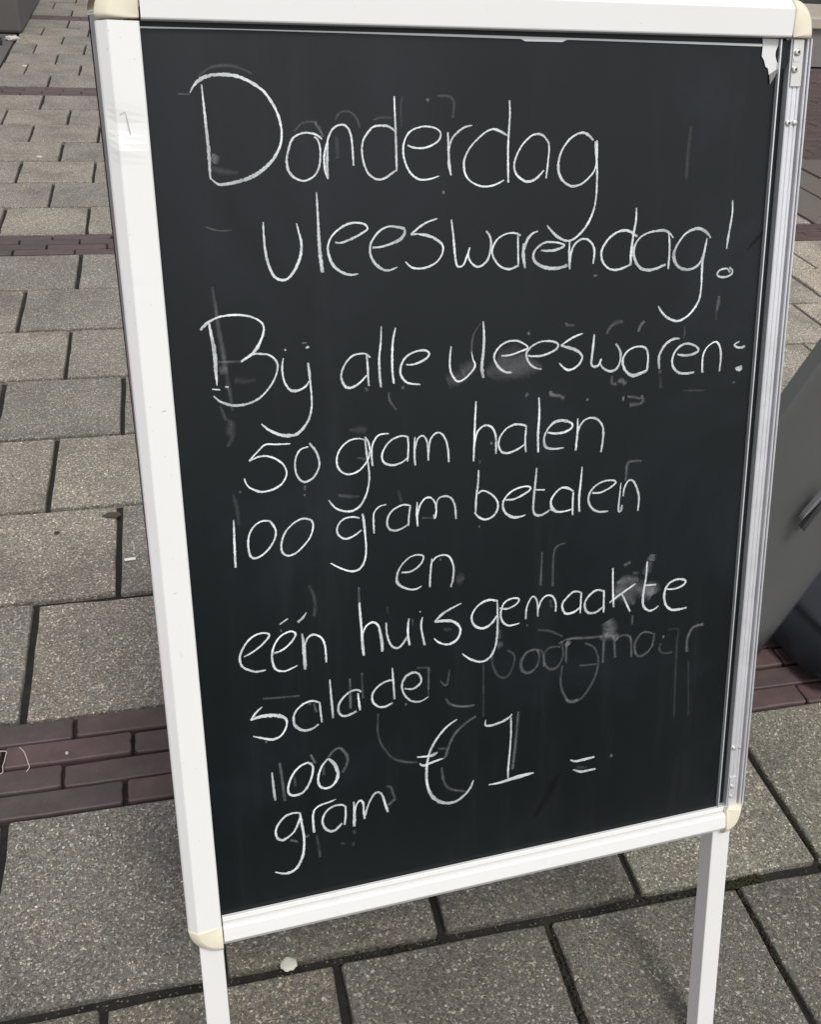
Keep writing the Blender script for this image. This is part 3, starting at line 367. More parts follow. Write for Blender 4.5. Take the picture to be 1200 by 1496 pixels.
GHOSTS = [
  (0.22, [771,8210,107,859,8276,134,971,8297,161,1081,8289,162,1204,8241,109]),
  (0.2, [1536,7786,114,1598,7848,114,1680,7866,142,1739,7855,172]),
  (0.35, [1717,7855,171,1758,7800,172,1783,7744,115]),
  (0.22, [1896,7882,115,1928,7931,144,1982,7951,144,2049,7931,145,2092,7876,145,2108,7813,117]),
  (0.4, [596,8078,80,689,8076,80]),
  (0.45, [842,7613,166,850,7586,499,848,7558,500,836,7538,167]),
  (0.12, [1898,7744,232,1902,7660,233,1901,7561,234]),
  (0.13, [826,7497,334,909,7469,336,1037,7460,169]),
  (0.2, [2817,8078,119,2922,8076,180,2960,8051,180,2973,8008,181,2959,7897,182]),
  (0.5, [2866,7279,155,2868,7252,156]),
  (0.15, [2499,8069,117,2482,7989,118,2484,7821,119]),
  (0.4, [2713,8049,119,2741,8041,238]),
  (0.2, [2235,7880,117,2291,7898,147,2402,7897,118]),
  (0.25, [732,7023,85,833,6991,103,949,6988,86]),
  (0.35, [5809,6197,150,5806,6130,300,5792,6048,150]),
  (0.15, [5786,6048,150,5790,5957,151]),
  (0.5, [4408,6471,208,4409,6450,208]),
  (0.25, [4550,5895,143,4612,5964,179,4733,5999,180]),
  (0.25, [4904,5888,182,4925,5946,182,4964,5993,218]),
  (0.35, [748,5865,120,839,5861,151,954,5855,152]),
  (0.5, [1510,5986,124,1552,5986,124]),
  (0.3, [759,5788,484,800,5793,485,829,5795,303]),
  (0.1, [885,5696,367,966,5678,369,1071,5683,247]),
  (0.15, [789,5338,124,823,5311,435,811,5232,561,824,5170,313,777,5088,188]),
  (0.25, [741,5469,123,769,5382,185,783,5332,186]),
  (0.14, [771,6398,117,773,6194,237,797,5984,300,806,5879,181]),
  (0.35, [3133,5801,135,3141,5914,134,3171,5997,101,3230,6070,67]),
  (0.3, [2308,5476,132,2309,5405,166,2337,5353,166,2379,5299,200]),
  (0.35, [2431,5510,199,2460,5507,199]),
  (0.3, [2084,5536,196,2099,5500,196]),
  (0.16, [2884,5525,812,2974,5555,950,3065,5591,816]),
  (0.2, [3035,5608,950,3155,5671,816]),
  (0.22, [3286,5584,412,3364,5603,1102,3533,5616,1387,3730,5614,1120,3863,5593,423]),
  (0.14, [3402,5723,1235,3597,5685,1803,3729,5689,1116]),
  (0.5, [3711,5952,207,3725,5927,138]),
  (0.3, [4126,6019,210,4120,6001,210,4207,5993,141]),
  (0.5, [3969,5359,179,3970,5321,251,4059,5302,252,4114,5272,289]),
  (0.35, [4635,5462,183,4638,5385,221,4692,5375,222]),
  (0.5, [4705,5393,222,4740,5406,333,4791,5367,297]),
  (0.55, [4360,5246,183,4379,5235,257]),
  (0.55, [4760,5218,298,4782,5216,299]),
  (0.3, [3702,5317,142,3708,5342,212,3728,5347,213]),
  (0.25, [4558,5883,108,4597,5956,143,4650,6000,215,4733,6001,144]),
  (0.3, [4907,5888,146,4932,5949,182,4972,5990,218]),
  (0.2, [5426,5793,112,5437,5844,150,5430,5908,112]),
  (0.4, [4821,5235,187,4893,5223,188,4965,5204,188,4981,5229,188,4996,5176,227,4954,5146,226,4847,5146,301]),
  (0.3, [6051,5300,236,6068,5278,236]),
  (0.35, [5172,5488,150,5179,5449,301]),
  (0.12, [5183,5423,226,5194,5291,227]),
  (0.12, [5457,5245,154,5710,5232,155]),
  (0.3, [1452,4639,132,1470,4640,132,1459,4600,133]),
  (0.4, [1453,4558,166,1465,4549,166]),
  (0.15, [1919,5141,198,2031,5135,530,2068,5109,399]),
  (0.25, [1975,4868,134,2059,4848,135]),
  (0.2, [1782,4516,203,1894,4490,272,1989,4483,136]),
  (0.3, [851,4651,161,872,4645,161]),
  (0.2, [2608,4190,142,2738,4175,143]),
  (0.15, [2377,4500,139,2403,4378,210]),
  (0.12, [800,4634,193,824,4461,259,823,4328,196]),
  (0.5, [3331,4883,213,3353,4881,214]),
  (0.35, [4842,4336,156,4848,4484,193,4875,4540,193,5015,4536,156]),
  (0.5, [3206,4025,184,3221,4027,184]),
  (0.25, [3218,4719,143,3218,4684,143]),
  (0.3, [1947,3547,142,1947,3382,179]),
  (0.12, [2231,3291,146,2235,3215,146]),
  (0.2, [2490,3126,149,2495,3050,149]),
  (0.15, [2963,3485,448,3012,3484,897,3049,3473,375]),
  (0.35, [2786,3726,183,2807,3727,183]),
  (0.12, [2823,2960,228,2873,2940,305,2910,2947,153]),
  (0.15, [1448,3635,208,1490,3543,209,1504,3411,281,1489,3303,212]),
  (0.4, [1150,3213,140,1162,3189,140]),
  (0.2, [2649,2547,115,2648,2214,140]),
  (0.2, [2884,2483,156,2848,2310,196,2781,2370,156]),
  (0.22, [3365,2631,158,3361,2476,199,3417,2336,200,3494,2283,201,3570,2336,161,3614,2512,160,3529,2604,159]),
  (0.4, [3861,2558,162,3759,2541,201,3689,2434,242,3711,2325,243,3789,2293,204,3878,2362,163,3896,2492,162,3861,2558,162]),
  (0.3, [3874,2548,162,3940,2511,203,3956,2336,164]),
  (0.28, [4147,2543,164,4017,2551,163,3954,2456,163,3996,2316,205,4101,2298,206,4177,2419,165,4158,2607,163]),
  (0.4, [4212,2572,164,4219,2332,207]),
  (0.38, [4120,2582,122,4250,2619,205,4488,2594,207,4703,2586,167]),
  (0.28, [4174,2312,165,4159,2099,209,4217,1926,211,4300,1842,212,4433,1887,170,4561,2083,212,4607,2293,169,4547,2465,167,4437,2536,166]),
  (0.25, [4380,2277,167,4595,2260,169]),
  (0.36, [4662,2257,212,4664,2553,209]),
  (0.36, [4677,2558,167,4743,2580,209,4786,2533,210,4810,2300,212]),
  (0.34, [4801,2504,168,4879,2558,169,4976,2530,212,5002,2444,170,5011,2274,172]),
  (0.34, [5265,2524,171,5140,2552,170,5049,2437,213,5071,2297,215,5155,2270,216,5261,2362,173,5285,2521,172]),
  (0.2, [5371,2385,173,5362,2304,174,5421,2253,175,5520,2251,175]),
  (0.5, [5389,2464,259,5411,2460,259]),
  (0.11, [5460,2534,173,5587,2514,174,5579,2296,175,5603,1416,182]),
  (0.45, [5715,2224,265,5710,2385,220,5772,2513,219,5904,2536,264]),
  (0.09, [5744,2102,178,5793,1410,184]),
  (0.3, [3908,3663,116,3898,3290,196]),
  (0.28, [4166,3729,117,4046,3658,155,4038,3258,197]),
  (0.13, [3261,2493,158,3262,1858,163]),
  (0.3, [2903,2064,119,3027,2022,160,3160,2016,161]),
  (0.4, [4695,2760,829,4732,2662,1001,4676,2591,668]),
  (0.6, [4211,2585,409,4252,2552,411]),
  (0.3, [4609,2575,250,4703,2578,669,4839,2551,505]),
  (0.3, [4788,3087,656,4865,3154,1149,4943,3195,822,5050,3206,330]),
  (0.34, [4796,3190,245,4875,3218,491,4954,3233,328]),
  (0.35, [4945,3143,659,5056,3088,1162,5237,3010,1006]),
  (0.3, [4763,3039,493,4870,3049,1155,4953,2985,830,5011,2911,334]),
  (0.4, [5188,3395,494,5210,3469,575]),
  (0.35, [5149,3114,666,5220,3065,1171,5252,2994,672]),
  (0.3, [4867,3386,244,4945,3414,244]),
  (0.35, [4979,3281,246,5046,3272,247]),
  (0.25, [5107,3251,330,5153,3296,660,5188,3382,329]),
  (0.15, [4016,3109,238,4031,3017,239]),
  (0.2, [3870,2783,160,4012,2748,202,4170,2658,163]),
  (0.25, [3415,2675,631,3478,2685,395]),
  (0.2, [3439,2851,313,3440,2748,315]),
  (0.4, [3744,2855,198,3759,2852,199]),
  (0.3, [4999,2780,168,5002,2673,169]),
  (0.3, [938,2497,143,1110,2479,144,1299,2464,146]),
  (0.35, [1377,1774,151,1425,1663,190]),
  (0.4, [1820,2564,148,1815,2224,188]),
  (0.25, [1946,2609,149,1948,2317,151]),
  (0.3, [2660,2545,154,2650,2289,155]),
  (0.25, [2525,2564,153,2660,2545,154]),
  (0.22, [2101,2111,153,2094,1872,155,2162,1675,157,2289,1526,198,2514,1449,161]),
  (0.4, [928,2012,220,945,2014,220]),
  (0.35, [2401,2179,155,2404,2154,194]),
  (0.3, [1441,2351,147,1462,2250,222]),
  (0.3, [1380,2362,147,1414,2352,221]),
  (0.42, [1057,1747,186,1071,1568,188,1086,1290,229]),
  (0.4, [1558,1709,191,1621,1776,191,1683,1793,191,1735,1729,230,1761,1659,231,1743,1573,193,1697,1501,194]),
  (0.3, [2168,1227,200,2213,1217,200,2234,1137,201,2255,1073,202]),
  (0.35, [2177,997,202,2262,1063,202]),
  (0.2, [1396,803,158,1411,647,239,1420,525,160]),
  (0.4, [1114,811,195,1191,776,196]),
  (0.4, [1280,806,236,1317,830,197]),
  (0.2, [1801,776,322,1799,725,242]),
  (0.18, [1781,627,243,1782,584,243]),
  (0.35, [1379,1777,189,1416,1673,190]),
  (0.2, [1197,1558,151,1205,1443,190]),
  (0.2, [1506,1606,229,1502,1510,230]),
  (0.15, [1647,650,241,1691,623,242]),
  (0.38, [3179,1881,162,3059,1819,202,2938,1714,202,2867,1577,203,2832,1465,203,2786,1431,163]),
  (0.3, [2785,1334,163,2803,1177,206,2873,1051,207,3046,980,168]),
  (0.28, [2748,1569,202,2877,1547,162]),
  (0.42, [3665,1844,207,3642,1510,210,3605,1141,213]),
  (0.2, [2363,1490,159,2460,1453,120]),
  (0.3, [2843,2154,158,2882,2085,198,3000,2031,200,3159,2017,161]),
  (0.3, [4223,1893,211,4288,1853,254,4373,1865,213]),
  (0.35, [4804,1071,269,4831,1058,314]),
  (0.14, [4380,1002,265,4523,976,267]),
  (0.13, [5367,7823,204,5350,7543,276,5349,7341,209]),
  (0.18, [751,6517,175,775,6220,237,815,5794,303,848,5418,186]),
]
SCUFFS = [[0.5,[6105,6643,149,6191,6742,371,6296,6826,223]],[0.35,[3881,463,532,4007,667,1236,4111,852,1055,4174,953,351]]]
TORN = [(0.60882, 0.85432), (0.60864, 0.84524), (0.61159, 0.84165), (0.61366, 0.83619), (0.61667, 0.8344), (0.61814, 0.82903), (0.62407, 0.83205), (0.63028, 0.83705), (0.62634, 0.84005), (0.62509, 0.84247), (0.62379, 0.84611), (0.6238, 0.84976), (0.62677, 0.85739), (0.62643, 0.86071), (0.60817, 0.86092)]
FOLD = [(0.61814, 0.82903), (0.61986, 0.8203), (0.63035, 0.83643)]
THREAD1 = [(-0.2913, 1.1221, 0.002), (-0.2842, 1.1125, 0.002), (-0.2789, 1.0991, 0.002), (-0.2753, 1.0876, 0.002), (-0.2729, 1.079, 0.002), (-0.2769, 1.0711, 0.002)]
THREAD2 = [(-0.3272, 1.1215, 0.002), (-0.3208, 1.1197, 0.002), (-0.3108, 1.1172, 0.002), (-0.311, 1.109, 0.002), (-0.3118, 1.0968, 0.002), (-0.3133, 1.0877, 0.002), (-0.3117, 1.0767, 0.002), (-0.3168, 1.0737, 0.002)]
CHALK_W = 0.94

# ------------------------------------------------------------------ the ground
def in_view(P, pad=0.03):
    q = _rot.transposed() @ (Vector(P) - Vector((0, 0, CAM_H)))
    if q.z > -0.05: return False
    f = 1386.42 / 1200
    x = 0.5 + f * q.x / -q.z
    y = (0.5 * 1496 - 63.6) / 1200 + f * -q.y / -q.z
    return -pad < x < 1 + pad and -pad < y < 1496 / 1200 + pad

bed = obj('ground', [(-300, -300, -0.0135), (300, -300, -0.0135), (300, 300, -0.0135), (-300, 300, -0.0135)], [(0, 1, 2, 3)], M['bed'])
tag(bed, kind='structure')
pavement = empty('pavement'); tag(pavement, kind='structure')

TILE, BAND, Y0 = 0.30, 0.1924, 0.6843
X0Z = {0: 0.1498, 1: -0.2956, 2: -0.2856, 3: -0.284}

def tile_mesh(name, lx, ly, seed, chips=1.0, rise=0.0):
    """a slab with a worn, slightly chipped arris; origin in the middle of its top"""
    rr = random.Random(seed)
    hx, hy = lx / 2, ly / 2
    n = 6 if chips else 1
    ring = []
    r0 = 0.0042
    corners = [(-hx, -hy), (hx, -hy), (hx, hy), (-hx, hy)]
    for a in range(4):
        ax, ay = corners[a]; bx_, by_ = corners[(a + 1) % 4]
        L = math.hypot(bx_ - ax, by_ - ay); dx, dy = (bx_ - ax) / L, (by_ - ay) / L
        for i in range(n):
            t = r0 + (L - 2 * r0) * i / (n - 1) if n > 1 else L / 2
            ring.append((ax + dx * t, ay + dy * t, -dy, dx))      # inward normal
    verts = []
    N = len(ring)
    jit = [abs(rr.gauss(0, 0.0016)) * chips for _ in range(N)]
    for k, (ins, z) in enumerate(((0.0, -0.05), (0.0, -0.0045), (0.0009, -0.0014), (0.0030, 0.0))):
        for i, (x, y, nx, ny) in enumerate(ring):
            d = ins + (jit[i] if k else 0)
            verts.append((x + nx * d, y + ny * d, z + rise))
    faces = []
    for k in range(3):
        for i in range(N):
            j = (i + 1) % N
            faces.append((k * N + i, k * N + j, (k + 1) * N + j, (k + 1) * N + i))
    faces.append(tuple(range(3 * N, 4 * N)))
    me = bpy.data.meshes.new(name)
    me.from_pydata(verts, [], faces); me.update()
    bm = bmesh.new(); bm.from_mesh(me); bmesh.ops.recalc_face_normals(bm, faces=bm.faces); bm.to_mesh(me); bm.free()
    return me

J = 0.0095
tile_meshes = []
for i in range(7):
    me = tile_mesh('paver', TILE - J, TILE - J, i + 10); me.materials.append(M['paver']); tile_meshes.append(me)
pale_meshes = []; dark_shade_meshes = []; sandy_meshes = []
for i in range(7):
    me = tile_meshes[i].copy(); me.materials.clear(); me.materials.append(M['paver_pale']); pale_meshes.append(me)
    me = tile_meshes[i].copy(); me.materials.clear(); me.materials.append(M['paver_dark_shade']); dark_shade_meshes.append(me)
    me = tile_meshes[i].copy(); me.materials.clear(); me.materials.append(M['paver_sandy']); sandy_meshes.append(me)
near_meshes = []                      # the row under the sign was laid with a wider joint above it
brick_meshes = []
for i in range(6):
    me = tile_mesh('brick', 0.200 - 0.004, BAND / 4 - 0.0035, i + 40, 0.6); me.materials.append(M['brick']); brick_meshes.append(me)

rg = random.Random(3)
placed = {'paver': [], 'brick': []}
def zone_rows():
    rows = []
    for r in range(-6, 0): rows.append(('tile', 0, r, Y0 + r * TILE - (0.001)))
    rows.append(('tile', 0, 0, Y0 + 0.004))
    y = Y0 + TILE
    rows.append(('band', 0, 0, y)); y += BAND
    for z, nrow in ((1, 7), (2, 7), (3, 7), (4, 7)):
        for r in range(nrow):
            rows.append(('tile', z, r, y)); y += TILE
        rows.append(('band', z, 0, y)); y += BAND
    return rows, y
rows, YEND = zone_rows()
XL, XR = -0.873, 2.71
for kind, z, r, y in rows:
    if kind == 'tile':
        if z == 0: x0 = X0Z[0] + (0 if (r % 2) else 0.15)
        else: x0 = X0Z.get(z, -0.284) + (0 if r % 2 == 0 else 0.15)
        xr = 6.5 if y < 3.4 else XR
        i0 = math.floor((XL - x0) / TILE); i1 = math.ceil((xr - x0) / TILE)
        for i in range(i0, i1):
            a, b = max(x0 + i * TILE, XL), min(x0 + (i + 1) * TILE, xr)
            if b - a < 0.05: continue
            placed['paver'].append(((a + b) / 2, y + TILE / 2, b - a))
    else:
        xr = 6.5 if y < 3.4 else XR
        for c in range(4):
            x0 = {0: -0.2085, 1: -0.116, 2: -0.222, 3: -0.128}[3 - c] + 0.01 * (z % 3)
            i0 = math.floor((XL - x0) / 0.2); i1 = math.ceil((xr - x0) / 0.2)
            for i in range(i0, i1):
                a, b = max(x0 + i * 0.2, XL), min(x0 + (i + 1) * 0.2, xr)
                if b - a < 0.03: continue
                placed['brick'].append(((a + b) / 2, y + (c + 0.5) * BAND / 4, b - a))

def lay(kind, name, base, meshes, full, parent, tilt, stuff_name, limit=290):
    lst = placed[kind]
    seen = []
    for q in lst:
        x, y, L = q
        near = any(in_view((x + sx * L / 2, y + sy * base / 2, 0), 0.01) for sx in (-1, 0, 1) for sy in (-1, 0, 1))
        seen.append((0 if near else 1, x * x + y * y, q))
    seen.sort()
    parts = [s[2] for s in seen if s[0] == 0][:limit]
    rest = [s[2] for s in seen if s[0] == 1] + [s[2] for s in seen if s[0] == 0][limit:]
    for x, y, L in parts:
        me = rg.choice(meshes)
        if kind == 'paver' and x > 0.74 and y > 0.68: me = rg.choice(pale_meshes if y < 1.3 else sandy_meshes)
        elif kind == 'paver' and (y < 0.68 or (y < 0.97 and x > 0.05)): me = rg.choice(dark_shade_meshes)  # front rows darker; under the sign its shade is painted into the tile colour
        o = bpy.data.objects.new(name, me); C.objects.link(o); o.parent = parent
        o.location = (x + rg.gauss(0, 0.0007), y + rg.gauss(0, 0.0007), rg.gauss(0, 0.0011))
        flip = rg.choice((0, math.pi))
        o.rotation_euler = (rg.gauss(0, tilt), rg.gauss(0, tilt), flip + rg.gauss(0, 0.0022))
        o.scale = (L / full, 1, 1)
    V, F = [], []
    for x, y, L in rest:
        me = rg.choice(meshes); n0 = len(V); dz = rg.gauss(0, 0.0011)
        for v in me.vertices: V.append((x + v.co.x * L / full, y + v.co.y, v.co.z + dz))
        for f in me.polygons: F.append(tuple(n0 + i for i in f.vertices))
    me = bpy.data.meshes.new(stuff_name); me.from_pydata(V, [], F); me.update(); me.materials.append(meshes[0].materials[0])
    o = bpy.data.objects.new(stuff_name, me); C.objects.link(o); o.parent = parent; o['kind'] = 'stuff'
lay('paver', 'paver', TILE, tile_meshes, TILE, pavement, 0.0022, 'outer_pavers')
lay('brick', 'brick', 0.05, brick_meshes, 0.2, pavement, 0.003, 'outer_bricks')

# ---- stone slabs and brick field in front of the shop step, right
plaza = empty('slab_paving'); tag(plaza, kind='structure')
sm = []
for i in range(4):
    me = tile_mesh('stone_slab', 0.45 - 0.008, 0.31, 70 + i, 1); me.materials.append(M['slab']); sm.append(me)

for r in range(3):
    for c in range(9):
        o = bpy.data.objects.new('stone_slab', rg.choice(sm)); C.objects.link(o); o.parent = plaza
        o.location = (XR + 0.232 + 0.45 * c - (0.2 if r % 2 else 0), 3.465 + 0.16 + r * 0.32, rg.gauss(0, 0.0015))
        o.rotation_euler = (rg.gauss(0, 0.003), rg.gauss(0, 0.003), rg.gauss(0, 0.002))
field = empty('brick_paving'); tag(field, kind='structure')
fm = []
for i in range(5):
    me = tile_mesh('brick', 0.2 - 0.004, 0.098 - 0.004, 90 + i, 0.8); me.materials.append(M['brick']); fm.append(me)
placed['field'] = []
for r in range(25):
    for c in range(-1, 24):
        placed['field'].append((XR + 0.1 + 0.2 * c + (0.1 if r % 2 else 0), 4.43 + 0.05 + r * 0.098, 0.2))
lay('field', 'brick', 0.1, fm, 0.2, field, 0.003, 'outer_bricks')

# ---- asphalt strip and concrete block, upper left
road = obj('road', [(-14, -6, -0.006), (XL - 0.012, -6, -0.006), (XL - 0.012, 30, -0.006), (-14, 30, -0.006)], [(0, 1, 2, 3)], M['asphalt'])
tag(road, kind='structure')
bm = bmesh.new(); box_bm(bm, (-2.6, 7.29, 0.0), (-0.85, 12.0, 0.55), 0.02)
blk = from_bm('concrete_block', bm, M['stone'])
tag(blk, 'long dark grey concrete block beside the paving in the upper left corner', 'bench')

# ---- shop step and front, upper right
step = empty('stone_step', (4.0, 6.93, 0)); tag(step, 'pale stone doorstep with grey riser behind the sign at the upper right', 'step')
box('riser', (-0.9, 0, 0), (6.5, 0.75, 0.272), M['riser'], step, 0.004)
for i in range(5):
    box('tread', (-0.9 + i * 1.48 + 0.003, -0.035, 0.2725), (-0.9 + (i + 1) * 1.48 - 0.003, 0.75, 0.355), M['lime'], step, 0.012)
shop = empty('shop_front', (4.0, 7.69, 0)); tag(shop, 'dark shop front on the pale stone step at the far upper right', 'shop')
box('plinth', (-0.9, 0, 0), (6.5, 0.3, 0.75), M['black'], shop)
box('wall', (-0.9, 0.02, 3.0), (6.5, 0.3, 4.6), M['shopwall'], shop)
for i in range(4):
    x = -0.9 + i * 1.85
    fr = box('window', (x, 0.03, 0.752), (x + 0.09, 0.12, 2.998), M['black'], shop)
    box('pane', (x + 0.092, 0.06, 0.752), (x + 1.848, 0.07, 2.998), M['glass'], fr)

# ------------------------------------------------------------------ the A-frame sign
# board axes: u to the right, v up the leaning face, n out of the face towards the reader
BYAW, TILT = 0.04634999, 0.31337834
bu = Vector((math.cos(BYAW), math.sin(BYAW), 0))
nh = Vector((-math.sin(BYAW), math.cos(BYAW), 0))
bv = Vector((0, 0, 1)) * math.cos(TILT) + nh * math.sin(TILT)
bn = bu.cross(bv)
KS = 0.965                                  # outer frame 637 mm wide
BO = Vector((-0.0319 * KS, 0.5746 * KS, CAM_H + (0.3058 - CAM_H) * KS))
Bmat = Matrix(((bu.x * KS, bv.x * KS, bn.x * KS, BO.x), (bu.y * KS, bv.y * KS, bn.y * KS, BO.y), (bu.z * KS, bv.z * KS, bn.z * KS, BO.z), (0, 0, 0, 1)))
# rear leaf: mirrored about the vertical plane of the hinge
VT = 0.893                                  # top edge of the frame
hinge = BO + bv * VT * KS - bn * 0.026
VG = -BO.z / (bv.z * KS)                     # where the face plane meets the ground
VL = VG + 0.031 * bn.z / bv.z
def mirror(P): return P + nh * (2 * (hinge - P).dot(nh))
W_, COV = 0.66, 0.034
VB, VC, VU = -0.031, 0.0, 0.8615            # lower edge, corner line at the bottom, corner line at the top

sign = empty('pavement_sign', BO - Vector((0, 0, BO.z)))
tag(sign, 'white metal A-frame pavement sign with a blackboard of chalk writing, right frame cover missing', 'sign')

def place(o, mirrored=False):
    """geometry is given in board coordinates; bring it to the world under the sign"""
    off = Vector(sign.location)
    for v in o.data.vertices:
        P = Bmat @ v.co
        if mirrored: P = mirror(P) - bu * 0.0045      # the rear leaf sits slightly askew
        v.co = P - off
    if mirrored: o.data.flip_normals()
    o.parent = sign
    return o

# cover cross section: s = distance from the inner edge, h = height
SEC = [(0.0, -0.0052), (0.0, 0.0022), (0.0004, 0.0030), (0.0014, 0.0036), (0.0238, 0.0056), (0.0248, 0.0053), (0.0325, -0.0008), (0.0337, -0.0025), (0.034, -0.0050), (0.034, -0.0160)]
SECB = [(0.0, -0.0052), (0.0, -0.0020), (0.0006, -0.0013), (0.0052, -0.0016), (0.0055, -0.0046), (0.0068, -0.0046), (0.0070, 0.0010), (0.0078, 0.0034), (0.0095, 0.0046), (0.0238, 0.0056), (0.0248, 0.0053), (0.0325, -0.0008), (0.0337, -0.0025), (0.034, -0.0050), (0.034, -0.0160)]
def strip(name, axis, a, b, inner, sign_, mat, seg=24, sec=None, cap_ends=True, dents=()):
    """extrude SEC from a to b. axis 'v': runs along v, inner edge at u=inner, outward direction sign_"""
    V, F = [], []
    SC = sec or SEC
    n = len(SC)
    for i in range(seg + 1):
        t = a + (b - a) * i / seg
        for s, h in SC:
            hh = h
            for (c, depth, wid) in dents:
                if h > 0: hh -= depth * math.exp(-((t - c) / wid) ** 2) * (1 if s > 0.004 else 0.3)
            o_ = inner + sign_ * s
            V.append((o_, t, hh) if axis == 'v' else (t, o_, hh))
    for i in range(seg):
        for j in range(n - 1):
            F.append((i * n + j, i * n + j + 1, (i + 1) * n + j + 1, (i + 1) * n + j))
    if cap_ends:
        F.append(tuple(range(n))); F.append(tuple(seg * n + j for j in range(n)))
    return obj(name, V, F, mat)

def corner(name, cu, cv, a0, mat):
    """quarter round cap swept about the inner corner"""
    V, F = [], []
    n = len(SEC); seg = 14
    for i in range(seg + 1):
        a = a0 + math.pi / 2 * i / seg
        for s, h in SEC:
            s2 = max(s, 0.0003)
            V.append((cu + math.cos(a) * s2 * 1.004, cv + math.sin(a) * s2 * 1.004, h + (0.0004 if h > -0.003 else 0)))
    for i in range(seg):
        for j in range(n - 1):
            F.append((i * n + j, i * n + j + 1, (i + 1) * n + j + 1, (i + 1) * n + j))
    F.append(tuple(range(n))); F.append(tuple(seg * n + j for j in range(n)))
    return obj(name, V, F, mat, smooth=True)

G_ = 0.0014
for mir in (False, True):
    lab = None
    # back frame: four flat aluminium channels
    for nm, lo, hi in (('frame_rail', (0.001, VC, -0.017), (COV - 0.001, VU, -0.0065)), ('frame_rail', (COV - 0.0005, VB + 0.001, -0.0172), (W_ - COV, VC + 0.002, -0.0067)),
                       ('frame_rail', (COV - 0.0005, VU + 0.001, -0.0172), (W_ - COV, VT, -0.0067))):
        place(box(nm, lo, hi, M['alu']), mir)
    place(strip('frame_cover', 'v', VC + G_, VU - G_, COV, -1, M['white'], 160, dents=((0.783, 0.0020, 0.010), (0.764, -0.0009, 0.006), (0.655, 0.00025, 0.006), (0.40, 0.0005, 0.03)) if not mir else ()), mir)
    place(strip('frame_cover', 'u', COV + G_, W_ - COV + 0.0095 - G_, VC + 0.0075, -1, M['white'], 40, sec=SECB), mir)
    place(strip('frame_cover', 'u', COV + G_, W_ - 0.0245 - G_, VU, 1, M['white'], 40), mir)
    if mir:
        place(strip('frame_cover', 'v', VC + G_, VU - G_, W_ - COV, 1, M['white'], 30), mir)
    for cu, cv, a0 in ((COV, VC + 0.001, math.pi), (COV, VU + 0.001, math.pi / 2)):
        place(corner('corner_cap', cu, cv, a0, M['cap']), mir)
    if mir:
        place(corner('corner_cap', W_ - COV, VU + 0.001, 0, M['cap']), mir)
        place(corner('corner_cap', W_ - COV, VC + 0.001, -math.pi / 2, M['cap']), mir)
    # legs
    for u0 in (0.0095, 0.6262):
        leg = box('leg', (u0, VL + 0.004, -0.031), (u0 + 0.0245, VB + 0.035 if u0 < 0.3 else VB + 0.03, -0.0070), M['legwhite'], None, 0.0012)
        place(leg, mir)
        ft = box('rubber_foot', (u0 - 0.0006, VL - 0.006, -0.0316), (u0 + 0.0251, VL + 0.006, -0.0064), M['rubber'], None, 0.001)
        place(ft, mir); ft.parent = leg

# right corners of the front leaf are slimmer: the cover between them is gone
def corner_sq(name, u0, u1, v0, v1, flipv, mat):
    """cap seen in the photo: straight inner side, rounded outer side"""
    V, F = [], []
    n = len(SEC)
    cu, cv = u0, (v1 if flipv else v0)
    seg = 16; ru = u1 - u0; rv = abs(v1 - v0)
    for i in range(seg + 1):
        a = math.pi / 2 * i / seg
        e = 0.86
        cx, cy = math.copysign(abs(math.cos(a)) ** e, 1), abs(math.sin(a)) ** e
        for s, h in SEC:
            t = max(s / 0.034, 0.01)
            V.append((cu + cx * ru * t, cv + (-1 if flipv else 1) * cy * rv * t, h + (0.0004 if h > -0.003 else 0)))
    for i in range(seg):
        for j in range(n - 1):
            F.append((i * n + j, i * n + j + 1, (i + 1) * n + j + 1, (i + 1) * n + j))
    F.append(tuple(range(n))); F.append(tuple(seg * n + j for j in range(n)))
    return obj(name, V, F, mat, smooth=True)
place(corner_sq('corner_cap', W_ - 0.0245, W_ + 0.0005, VU, VT + 0.0025, False, M['cap']))
place(corner_sq('corner_cap', W_ - 0.0245, W_ + 0.0005, VB, VC + 0.0065, True, M['cap']))

# exposed aluminium profile on the right
PR = [(0.6392, -0.0174), (0.6392, -0.0034), (0.6400, -0.0026),
      (0.6440, -0.0030), (0.6446, -0.0040), (0.6452, -0.0030), (0.6490, -0.0030), (0.6496, -0.0042), (0.6503, -0.0030), (0.6530, -0.0032), (0.6535, -0.0090), (0.6553, -0.0090), (0.6556, -0.0012), (0.6563, -0.0004), (0.6572, -0.0004), (0.6578, -0.0012), (0.6580, -0.0060),
      (0.6589, -0.0060), (0.6591, -0.0004), (0.6597, 0.0003), (0.6604, 0.0003), (0.6609, -0.0004), (0.6610, -0.0175)]
V, F = [], []
n = len(PR)
for t in (VC + 0.0068, VU - 0.0005):
    for u, h in PR: V.append((u, t, h))
for j in range(n):
    F.append((j, (j + 1) % n, n + (j + 1) % n, n + j))
F += [tuple(range(n)), tuple(range(n, 2 * n))]
prof = place(obj('frame_profile', V, F, M['alu']))
prof['label'] = 'bare ribbed aluminium profile along the right side of the blackboard'

